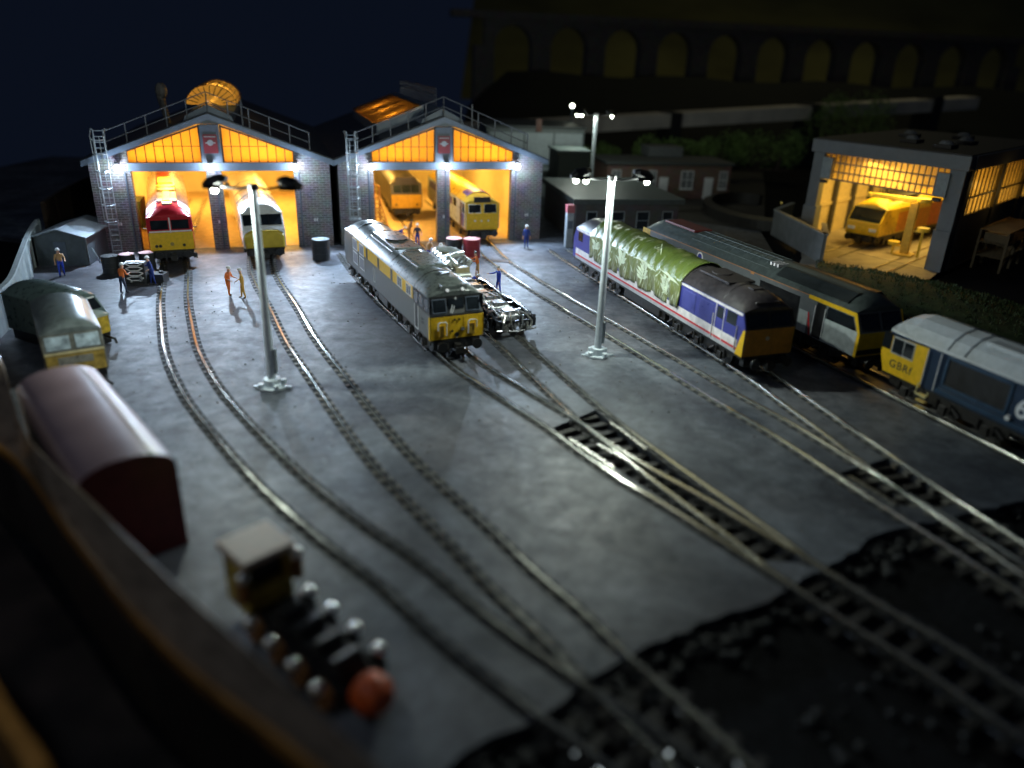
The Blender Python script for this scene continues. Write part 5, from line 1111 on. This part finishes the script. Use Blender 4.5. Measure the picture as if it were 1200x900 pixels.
MB().box(5.2, 5.8, -.2, .1, 6.4, 7.7).build('chimney', mat('red_brick', (.16, .07, .05)), t)
t = thing('fuel_post', 'slim white post with a red top beside the rear of the blue locomotive', 'post', (4.0, 59.2, 0), .2)
MB().box(-.28, .28, -.28, .28, 0, 2.7).build('body', mat('pale_post', (.30, .33, .36), .45), t, bevel=.04); MB().box(-.3, .3, -.3, .3, 2.7, 3.3).build('red_top', mat('pink_red', (.38, .10, .12)), t, bevel=.03); MB().box(-.2, .2, -.32, -.28, 1.5, 2.1).build('dial', DGREY, t)
RBK = brick_mat('red_brick_wall', (.20, .085, .05), (.27, .12, .075), (.22, .2, .18))
t = thing('brick_cottage', 'long red brick office with white windows and doors in the distance', 'building', (9.3, 83.0, 0), .16)
MB().box(0, 13.8, 0, 6, 0, 3.6).build('wall', RBK, t); MB().box(-.3, 14.1, -.3, 6.3, 3.6, 3.85).build('roof', mat('dark_flat_roof', (.06, .07, .07)), t)
for x, w2 in ((1.0, 1.0), (3.2, .9), (5.0, .9), (8.9, 1.4), (13.0, .9)): window(t, Matrix.Translation((x, -.02, 1.1)), w2, 1.9, 2, 2, WHITE, mat('grey_pane', (.16, .17, .18), .3))
for x in (6.3, 11.4): MB().box(x-.5, x+.5, -.05, 0, 0, 2.3).build('door', WHITE, t, bevel=.02)
MB().box(6, 10, 5, 8, 3.86, 4.9).build('roof_plant', mat('pale_plant', (.13, .14, .14)), t)

# ------------------------------------------------------------------ steel depot on the right
SO = Vector((31.3, 55.2, 0)); SU = Vector((-.57, .8217, 0)); SV = Vector((.70, .714, 0)).normalized()
SM = Matrix((SU, SV, Vector((0, 0, 1)))).transposed().to_4x4(); SM.translation = SO      # local x = along the open front, local y = depth
class SB(MB):
    def build(s, *a, **k): s.v = [tuple(SM @ Vector(v)) for v in s.v]; return MB.build(s, *a, **k)
t = thing('maintenance_shed', 'grey steel maintenance shed with open lit front at the right edge', 'shed', (0, 0, 0))
SGR = mat('shed_grey_steel', (.14, .15, .16), .5, var=.12, scale=1); SDK = mat('shed_dark_steel', (.07, .072, .075), .5); SHR = mat('shed_roof_dark', (.03, .024, .022), .6, var=.3)
WF = 12.4; DP = 20; HT = 8.3
SB().box(0, 1.15, 0, .9, 0, 7.3).box(0, 1.25, -.1, 1.0, 0, 3.0).build('corner_pillar', SGR, t, bevel=.04)
SB().box(WF-1.0, WF, 0, .9, 0, 7.3).box(WF-1.15, WF+.1, -.1, 1.0, 0, 3.0).build('corner_pillar', SGR, t, bevel=.04)
SB().box(-.2, WF+.2, -.25, .9, 7.3, HT).build('front_fascia', SGR, t, bevel=.04)
SB().box(-.3, .5, .9, DP, 7.3, HT).build('side_fascia', SGR, t, bevel=.04)
SB().box(-.1, WF+.1, -.1, DP, HT+.003, HT+.08).build('roof', SHR, t)
WGL = glass_mat('warm_clear_glazing', (1, .88, .62), .3)
SB().box(1.15, WF-1.0, .35, .38, 5.35, 7.3).build('front_glazing', WGL, t)
mb = SB()
for k in range(23): x = 1.15+(WF-2.15)*k/22; mb.box(x-.04, x+.04, .25, .35, 5.3, 7.3)
for z in (5.3, 5.9, 6.6): mb.box(1.15, WF-1.0, .22, .36, z-.05, z+.05)
mb.build('glazing_bars', SGR, t)
for x in (1.0, WF-1.9): SB().box(x, x+.9, -.18, .2, 5.3, 7.0).build('roller_motor_box', mat('pale_louvre', (.24, .27, .28), .45), t, bevel=.03)
for x in (1.5, WF-1.5): SB().box(x-.3, x+.3, -.5, -.1, 5.0, 5.25).build('door_lamp', BLACK, t, bevel=.04)
SWI = mat('shed_inside_cream', (.62, .52, .30), .7, var=.12)
SB().box(WF-.3, WF-.05, .9, DP, 0, 7.3).build('side_wall', SWI, t)
SB().box(0, WF, DP-.3, DP, 0, HT).build('back_wall', SWI, t)
for y in (4.5, 8.5, 12.5, 16.5): SB().box(WF-.7, WF-.3, y, y+.4, 0, 7.2).build('inner_column', SDK, t)
SB().box(WF-.45, WF-.3, .9, DP-.3, 2.6, 2.9).build('wall_ledge', SWI, t)
# right side wall: columns, lit windows above, open bay below
for y in (1.0, 8.9, 16.5): SB().box(-.12, .5, y, y+.75, 0, 7.3).build('side_column', SDK, t)
for a, b in ((1.75, 8.9), (9.65, 16.5)):
    f = SB()
    for k in range(8): y = a+(b-a)*k/7; f.box(.02, .12, y-.05, y+.05, 3.9, 7.3)
    for z in (3.9, 5.2, 7.25): f.box(.0, .14, a, b, z-.06, z+.06)
    f = f.build('side_window', SDK, t); SB().box(.16, .19, a, b, 3.9, 7.3).build('pane', WGL, f)
SB().box(.05, .4, 1.75, DP, 0, 3.8).build('lower_side_wall', SDK, t)
for x, y in ((3.0, 3.5), (6.3, 5.2), (3.2, 9.0), (8.5, 10.5), (5.0, 14.0)):
    f = SB().box(x-.7, x+.7, y-.9, y+.9, HT+.08, HT+.35).build('roof_vent', SHR, t, bevel=.04)
    g_ = SB().cyl((x, y, HT+.35), (x, y, HT+.6), .6, 14, .35).build('vent_cap', mat('vent_grey', (.2, .2, .2), .4), f)
for y in (4, 12): lamp('maintenance_inside_light', SM @ Vector((6.5, y, 7.0)), 800, (1, .62, .13), kind='AREA', rot=(0, 0, .9), sx=7, sy=3)
lamp('maintenance_door_light', SM @ Vector((4.6, 2.2, 5.6)), 420, (1, .58, .10), .3)
sf = SB().box(-.0, WF, .0, DP, .003, .03).build('shed_floor', mat('shed_floor_concrete', (.34, .30, .24), .6, var=.25, scale=.8, bump=.3)); sf['kind'] = 'structure'
ap = sheet('spill_apron', [(31.2, 55.3), (28.9, 52.4), (26.5, 50.9), (23.6, 49.2), (21.8, 50.3), (19.7, 53.0), (22.0, 58), (24.3, 65.2)], .008, mat('spill_apron_concrete', (.30, .27, .22), .65, var=.3, scale=.8, bump=.4));  # pale floor carried out to the outline of the light spilling from the shed
# tracks inside
mb = SB()
for x in (2.6, 3.7): mb.box(x-.05, x+.05, -4.5, DP-1, .03, .10)
tag(mb.build('railway_track', RAIL), 'pair of rails across the lit floor of the steel maintenance shed', 'track')
mb = SB()
for x in (7.1, 8.5): mb.box(x-.05, x+.05, -3, DP-1, .03, .10)
tag(mb.build('railway_track', RAIL), 'rails under the yellow locomotive inside the steel maintenance shed', 'track')
# low wall left of it
t = thing('low_wall', 'low grey concrete wall with pale coping left of the steel maintenance shed', 'wall')
LW = mat('low_wall_concrete', (.17, .18, .185), .5, var=.2, scale=1.5); mb = MB(); mc = MB()
def wallseg(a, b, h, th=.25):
    a = Vector((*a, 0)); b = Vector((*b, 0)); d = (b-a).normalized(); n = Vector((-d.y, d.x, 0))*th/2
    mb.prism([a-n, b-n, b+n, a+n], (0, 0, h)); mc.prism([a-n*1.6+Vector((0, 0, h)), b-n*1.6+Vector((0, 0, h)), b+n*1.6+Vector((0, 0, h)), a+n*1.6+Vector((0, 0, h))], (0, 0, .1))
wallseg((23.1, 57.0), (22.4, 67.0), 2.1); wallseg((22.4, 67.0), (25.2, 71.0), 2.1); wallseg((23.1, 57.0), (24.6, 61.5), 2.1)
mb.build('wall', LW, t); mc.build('coping', mat('low_wall_cap', (.28, .3, .3), .45), t)
# yellow locomotive inside
YL = mat('loco_lemon', (.70, .50, .04), .3); ORD = mat('orange_red', (.65, .12, .03), .35)
t, rf = loco('yellow locomotive with a raked black windscreen inside the steel maintenance shed', (28.2, 62.6, 0), -.86, 17, 2.8, dict(body=YL, roof=YL), zt=4.0, rk=.75, zw=2.2, zc=3.25, det=False, rear=False)
mb = MB(); plate_front(mb, -1.3, 1.3, 2.25, 3.22, 2.2, 3.25, .75, t=.02); mb.build('windscreen', GLASSD, t, bevel=.04)
mb = MB(); plate_front(mb, -1.35, 1.35, 1.18, 2.15, 2.2, 3.25, .75); mb.build('front_panel', YEL, t, bevel=.04)
for s in (-1, 1): MB().box(*sorted((s*.6, s*1.2)), -.06, -.02, 1.5, 1.75).build('headlight', mat('lamp_white', (.8, .8, .7), .2), t)
for s in (-1, 1):
    mb = MB(); side_panel(mb, s, 2.8, 3.0, 9.0, 1.3, 2.9, .012); mb.build('orange_side_panel', mat('amber_orange', (.62, .25, .03), .4), t); mb = MB(); side_panel(mb, s, 2.8, 9.0, 16.9, 1.2, 3.2, .014); mb.build('red_side_panel', ORD, t)
mb = MB()
for k in range(8): mb.cyl((-.6, 3+.5*k, 3.9), (-.6, 3.1+.5*k, 4.5), .05, 5)
mb.tube([(-.6, 3, 4.4), (.5, 4, 4.9), (-.5, 5.5, 4.5)], .04, 5).box(-.9, .9, 2.5, 7.5, 3.9, 4.05).build('roof_pantograph', CHASSIS, t)
t = thing('workshop_crane', 'yellow workshop jib column with round trays inside the steel maintenance shed', 'jib crane', (31.0, 60.5, 0), -.7)
MB().box(-.3, .3, -.3, .3, 0, 4.2).box(-.7, .7, -.7, .7, .02, .2).build('column', mat('crane_yellow', (.6, .42, .06), .4), t, bevel=.04)
MB().box(-3.4, .6, -.22, .22, 4.2, 4.55).cyl((-3.4, 0, 4.2), (-3.4, 0, 4.55), .28, 12).cyl((.6, 0, 4.3), (.6, 0, 4.6), .55, 14).build('jib', mat('crane_bright', (.8, .62, .08), .35), t, bevel=.05)
for x, z in ((1.0, 2.1), (-.9, .75)): MB().cyl((x, 0, z), (x, 0, z+.28), .45, 14).cyl((x, 0, 0), (x, 0, z), .1, 8).box(*sorted((0, x)), -.06, .06, z-.12, z).build('tray', mat('crane_bright', (.8, .62, .08)), t)
# staging outside the right side
t = thing('steel_staging', 'steel racks and staging beside the right wall of the maintenance shed', 'staging', (0, 0, 0))
mb = SB()
for y in (4, 6.5, 9, 11.5):
    for x in (-1.0, -3.0): mb.box(x-.08, x+.08, y-.08, y+.08, 0, 2.9)
for z in (1.0, 2.0, 2.9):
    for x in (-3.0, -1.0): mb.box(x-.05, x+.05, 3.9, 11.6, z, z+.1)
    for k in range(14): mb.box(-3.0, -1.0, 4+.56*k, 4.16+.56*k, z+.02, z+.08)
for y in (4, 6.5, 9): mb.cyl((-3, y, .1), (-3, y+2.5, 2.0), .05, 5).cyl((-1, y, 2.0), (-1, y+2.5, .1), .05, 5)
mb.box(-2.8, -1.2, 4.5, 6.2, 2.1, 2.7).box(-2.6, -1.4, 8, 10.5, 1.1, 1.7)
mb.build('rack', mat('ochre_rack', (.10, .07, .035), .5), t)
lamp('side_window_spill', SM @ Vector((-1.2, 9, 5.4)), 30, (1, .65, .2), .3)

# dark curved thing (turntable pit wall) left of it
t = thing('turntable_pit', 'dark curved pit wall between the brick office and the steel shed', 'pit wall', (23.5, 76, 0))
mb = MB(); P_ = [Vector((4.6*math.cos(a), 7.5*math.sin(a), 0)) for a in [R(60)+R(250)*k/40 for k in range(41)]]
sweep(mb, P_, [(-.4, 0), (-.4, .9), (.4, 1.1), (.4, 0)]); mb.build('curved_wall', mat('pit_dark', (.018, .016, .014), .5), t); MB().sph((1.5, -2.5, 1.7), .16, 8).build('glint_ball', mat('brass', (.7, .5, .15), .25, 1), t)  # brass ball added to stand in for a yellow glint

# yard dirt behind and right
d = sheet('dirt_yard', [(13, 74), (22, 68), (30, 95), (34, 110), (-10, 110), (2, 96), (9, 92)], .012, DIRT)
GRB = mat('turf', (.035, .055, .018), .9, var=.5, scale=1.5, bump=.8)
bank = MB(); nx, ny = 26, 12
def bz(i, j):
    u = i/nx; v_ = j/ny; x = 19.8+u*22+v_*3; y = 48.0-u*24+v_*9; z = .15+1.4*math.sin(math.pi*min(1, v_*.9+.05))**1.2*(.5+.5*math.sin(u*7+1))*min(1, u*3+.15)+random.uniform(-.06, .06); return (x, y, z-.2 if j in (0, ny) else z)
bank.add([bz(i, j) for i in range(nx+1) for j in range(ny+1)], [(i*(ny+1)+j, (i+1)*(ny+1)+j, (i+1)*(ny+1)+j+1, i*(ny+1)+j+1) for i in range(nx) for j in range(ny)])
bk_ = bank.build('grass_bank', GRB, smooth=True); bk_['kind'] = 'structure'
gr = MB()
for k in range(12000):
    u = random.random(); v_ = random.random(); i = u*nx; x, y, z = bank.v[int(i)*(ny+1)+int(v_*ny)]; x += random.uniform(0, .95); y += random.uniform(-.7, .7); h = random.uniform(.06, .2); a = random.random()*6.28; dx, dy = .05*math.cos(a), .05*math.sin(a)
    gr.add([(x-dx, y-dy, z-.05), (x+dx, y+dy, z-.05), (x+random.uniform(-.1, .1), y+random.uniform(-.1, .1), z+h)], [(0, 1, 2)])
tag(gr.build('grass', mat('grass_blades', (.04, .065, .018), .7, var=.5)), 'short scruffy grass on the bank behind the dark blue locomotive', 'grass', kind='stuff')

# ------------------------------------------------------------------ bushes
LEAFS = mat('leaf_green', (.20, .32, .08), .7, var=.5, scale=2)
def bush(label, loc, rx, ry, h, n, group='bushes on the far bank'):
    t = thing('bush', label, 'bush', loc, 0, group); mb = MB(); rr = random.Random(int(loc[0]*7+loc[1]))
    cl = [(rr.uniform(-.7, .7)*rx, rr.uniform(-.6, .6)*ry, rr.uniform(.25, .8)*h, rr.uniform(.25, .45)*min(rx, h)) for _ in range(14)]
    for _ in range(n):
        cx, cy, cz, r = rr.choice(cl); d = Vector((rr.gauss(0, 1), rr.gauss(0, 1), rr.gauss(0, 1))).normalized()*r*rr.uniform(.6, 1.1)
        p = Vector((cx, cy, max(.1, cz))) + d; p.z = max(.05, p.z); a = Vector((rr.gauss(0, 1), rr.gauss(0, 1), rr.gauss(0, 1))).normalized(); b = a.orthogonal().normalized(); s = rr.uniform(.12, .3)
        mb.add([p-a*s, p+b*s*.5, p+a*s, p-b*s*.5], [(0, 1, 2, 3)])
    mb.build('foliage', LEAFS, t)
    st = MB(); st.box(-.45*rx, .45*rx, -.15, .15, -.1, .1)
    for _ in range(5): x = rr.uniform(-.4, .4)*rx; st.cyl((x, 0, 0), (x*1.3, rr.uniform(-.4, .4), h*.6), .12, 6, .05)
    st.build('stems', BRN, t)
bush('wide dark green bush behind the brick office at left', (20, 100, 1.0), 7, 3, 4.2, 2600)
bush('dark green bush directly left of the steel maintenance shed roof', (32, 103, 1.2), 7, 3, 4.8, 2600)
bush('tall dark bush rising behind the steel maintenance shed roof', (49, 120, 3.5), 7, 4, 7.0, 2600)
bush('low dim bush beyond the far lamp mast', (9, 104, .6), 5, 3, 3.0, 1600)

# ------------------------------------------------------------------ far country: bank, concrete bridge, viaduct, fields
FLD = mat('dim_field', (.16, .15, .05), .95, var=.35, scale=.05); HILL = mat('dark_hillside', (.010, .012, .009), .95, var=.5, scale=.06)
hs = MB(); nx, ny = 40, 14
hs.add([(-15+i*7, 196+j*11, 4+j*5.5+2*math.sin(i*.5)*math.sin(j*.7)) for i in range(nx+1) for j in range(ny+1)], [(i*(ny+1)+j, (i+1)*(ny+1)+j, (i+1)*(ny+1)+j+1, i*(ny+1)+j+1) for i in range(nx) for j in range(ny)])
o = hs.build('field', FLD, smooth=True); o['kind'] = 'structure'
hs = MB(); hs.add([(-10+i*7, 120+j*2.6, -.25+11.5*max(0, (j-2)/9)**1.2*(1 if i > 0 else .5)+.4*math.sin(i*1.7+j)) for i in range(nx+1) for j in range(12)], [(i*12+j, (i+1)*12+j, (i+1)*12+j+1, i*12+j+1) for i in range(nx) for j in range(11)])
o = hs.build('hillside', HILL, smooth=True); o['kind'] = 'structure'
t = thing('road_bridge', 'long pale concrete road bridge crossing below the viaduct', 'bridge')
CB_ = mat('pale_bridge_concrete', (.75, .68, .58), .7, var=.2, scale=.3)
a = Vector((-9, 106, 0)); b = Vector((75, 134, 0)); d = (b-a).normalized(); n = Vector((-d.y, d.x, 0))
MB().prism([a+Vector((0, 0, 3.1)), b+Vector((0, 0, 8.3)), b+Vector((0, 0, 10.2)), a+Vector((0, 0, 5.0))], n*4).build('deck', CB_, t)
for k, s_ in enumerate((8, 33, 57, 80)):
    p = a+d*s_; MB().prism([p-d*.8-n*.4, p+d*.8-n*.4, p+d*.8+n*4, p-d*.8+n*4], (0, 0, 5.6+1.5*k)).build('pier', mat('bridge_pier_dark', (.03, .03, .03)), t)
t = thing('viaduct', 'long arched stone viaduct across the far background', 'viaduct')
VST = brick_mat('viaduct_stone', (.20, .175, .155), (.25, .22, .195), (.16, .145, .13), 1, .5, 1.2)
t.location = (-2, 152, 0); t.rotation_euler = (0, 0, R(15))
y0 = 0; pit_ = 10.76; x0 = -5.4; aw = 3.6
arches = 11; zsp, zcr, ztop, zbot = 15.5, 19.3, 21, 2
for k in range(arches+1):
    xc = x0+k*pit_; MB().prism([(xc-(pit_/2-aw), y0, zsp), (xc-(pit_/2-aw)-.25, y0-.25, zbot), (xc+(pit_/2-aw)+.25, y0-.25, zbot), (xc+(pit_/2-aw), y0, zsp)], (0, 2.2, 0)).build('pier', VST, t)
for k in range(arches):
    xc = x0+(k+.5)*pit_; top = zsp+4.5
    pts = [(xc-pit_/2, y0, zsp), (xc-aw, y0, zsp)]+[(xc-aw*math.cos(math.pi*j/12), y0, zsp+aw*math.sin(math.pi*j/12)) for j in range(1, 12)]+[(xc+aw, y0, zsp), (xc+pit_/2, y0, zsp), (xc+pit_/2, y0, top), (xc-pit_/2, y0, top)]
    n_p = len(pts)
    am = MB()
    # build the spandrel as quads from arch curve to the top edge
    cv = pts[:-2]; ring_b = [(p[0], y0, top) for p in cv]
    vs = []
    for yy in (y0, y0+2.2): vs += [(p[0], yy, p[2]) for p in cv]+[(p[0], yy, top) for p in cv]
    m_n = len(cv); fs = []
    for j in range(m_n-1):
        fs += [(j, j+1, m_n+j+1, m_n+j), (2*m_n+j, 3*m_n+j, 3*m_n+j+1, 2*m_n+j+1), (j, 2*m_n+j, 2*m_n+j+1, j+1)]
    am.add(vs, fs); am.build('arch', VST, t)
MB().box(x0-6, x0+arches*pit_+6, y0-.35, y0+2.5, zsp+4.5, zsp+4.8).box(x0-6, x0+arches*pit_+6, y0-.2, y0+.3, zsp+4.8, zsp+5.7).box(x0-6, x0+arches*pit_+6, y0+1.9, y0+2.35, zsp+4.8, zsp+5.7).build('parapet', VST, t)

# ------------------------------------------------------------------ clutter inside the sheds, grit on the yard
WOODB = mat('bench_wood', (.22, .11, .04), .6, var=.3); CABM = mat('cabinet_green', (.08, .12, .09), .45)
t = thing('steel_cabinet', 'tall green steel cabinet against the inner left wall of the left shed', 'cabinet', fac(-13.9, 9), FTH)
MB().box(0, .9, -1.4, 1.4, .02, 2.2).build('body', CABM, t, bevel=.03)
for k in range(3): MB().box(.9, .93, -1.3+.9*k, -.5+.9*k, .2, 2.1).build('door', mat('cabinet_door', (.11, .16, .12), .4), t)
t = thing('workbench', 'wooden workbench at the back wall of the left shed behind the centre pier', 'workbench', fac(-7.0, 22), FTH)
MB().box(-2.0, 2.0, -.5, .5, .95, 1.1).build('table_top', WOODB, t)
for x in (-1.85, 1.85):
    for y in (-.4, .4): MB().box(x-.07, x+.07, y-.07, y+.07, .02, .95).build('leg', WOODB, t)
MB().box(-1.5, -.7, -.3, .3, 1.1, 1.6).box(-.3, .4, -.3, .3, 1.1, 1.35).box(.8, 1.2, -.2, .2, 1.1, 1.9).build('machine_vice', BLACK, t)
t = thing('inspection_steps', 'brown timber trestle steps left of the dark locomotive in the right shed', 'steps', fac(5.2, 5.5), FTH+.1)
mb = MB()
for s_ in (-.5, .5): mb.prism([(s_-.06, -2.2, .02), (s_-.06, -1.9, .02), (s_-.06, 1.2, 2.4), (s_-.06, 1.0, 2.5)], (.12, 0, 0)).box(s_-.06, s_+.06, 1.1, 1.25, .02, 3.3).box(s_-.06, s_+.06, 3.0, 3.15, .02, 3.3).box(s_-.05, s_+.05, 1.1, 3.15, 3.2, 3.3)
for k in range(8): mb.box(-.5, .5, -1.9+.38*k, -1.65+.38*k, .25+.29*k, .30+.29*k)
mb.box(-.55, .55, 1.1, 3.2, 2.35, 2.45); mb.build('trestle', WOODB, t)
t = thing('crate_pile', 'pile of brown crates just inside the left jamb of the right shed', 'crates', fac(4.95, 2.2), FTH)
MB().box(-.35, .5, -.5, .4, .02, .8).build('crate', WOODB, t, bevel=.02); MB().box(-.3, .3, -.3, .3, .802, 1.3).build('crate', mat('crate_pale', (.32, .18, .08), .6), t, bevel=.02)
gr_ = MB(); rg_ = random.Random(5)
for k in range(520):
    x = rg_.uniform(-22, 16); y = rg_.uniform(13, 56)
    if not inside((x, y), near) or inside((x, y), pit1) or inside((x, y), pit2): continue
    q = rg_.uniform(.02, .05); gr_.sph((x, y, q*.5), q, 4, .7)
tag(gr_.build('grit', mat('grit_stone', (.16, .15, .14), .7, var=.6, scale=.5)), 'tiny loose grit scattered over the grey yard floor', 'grit', kind='stuff')
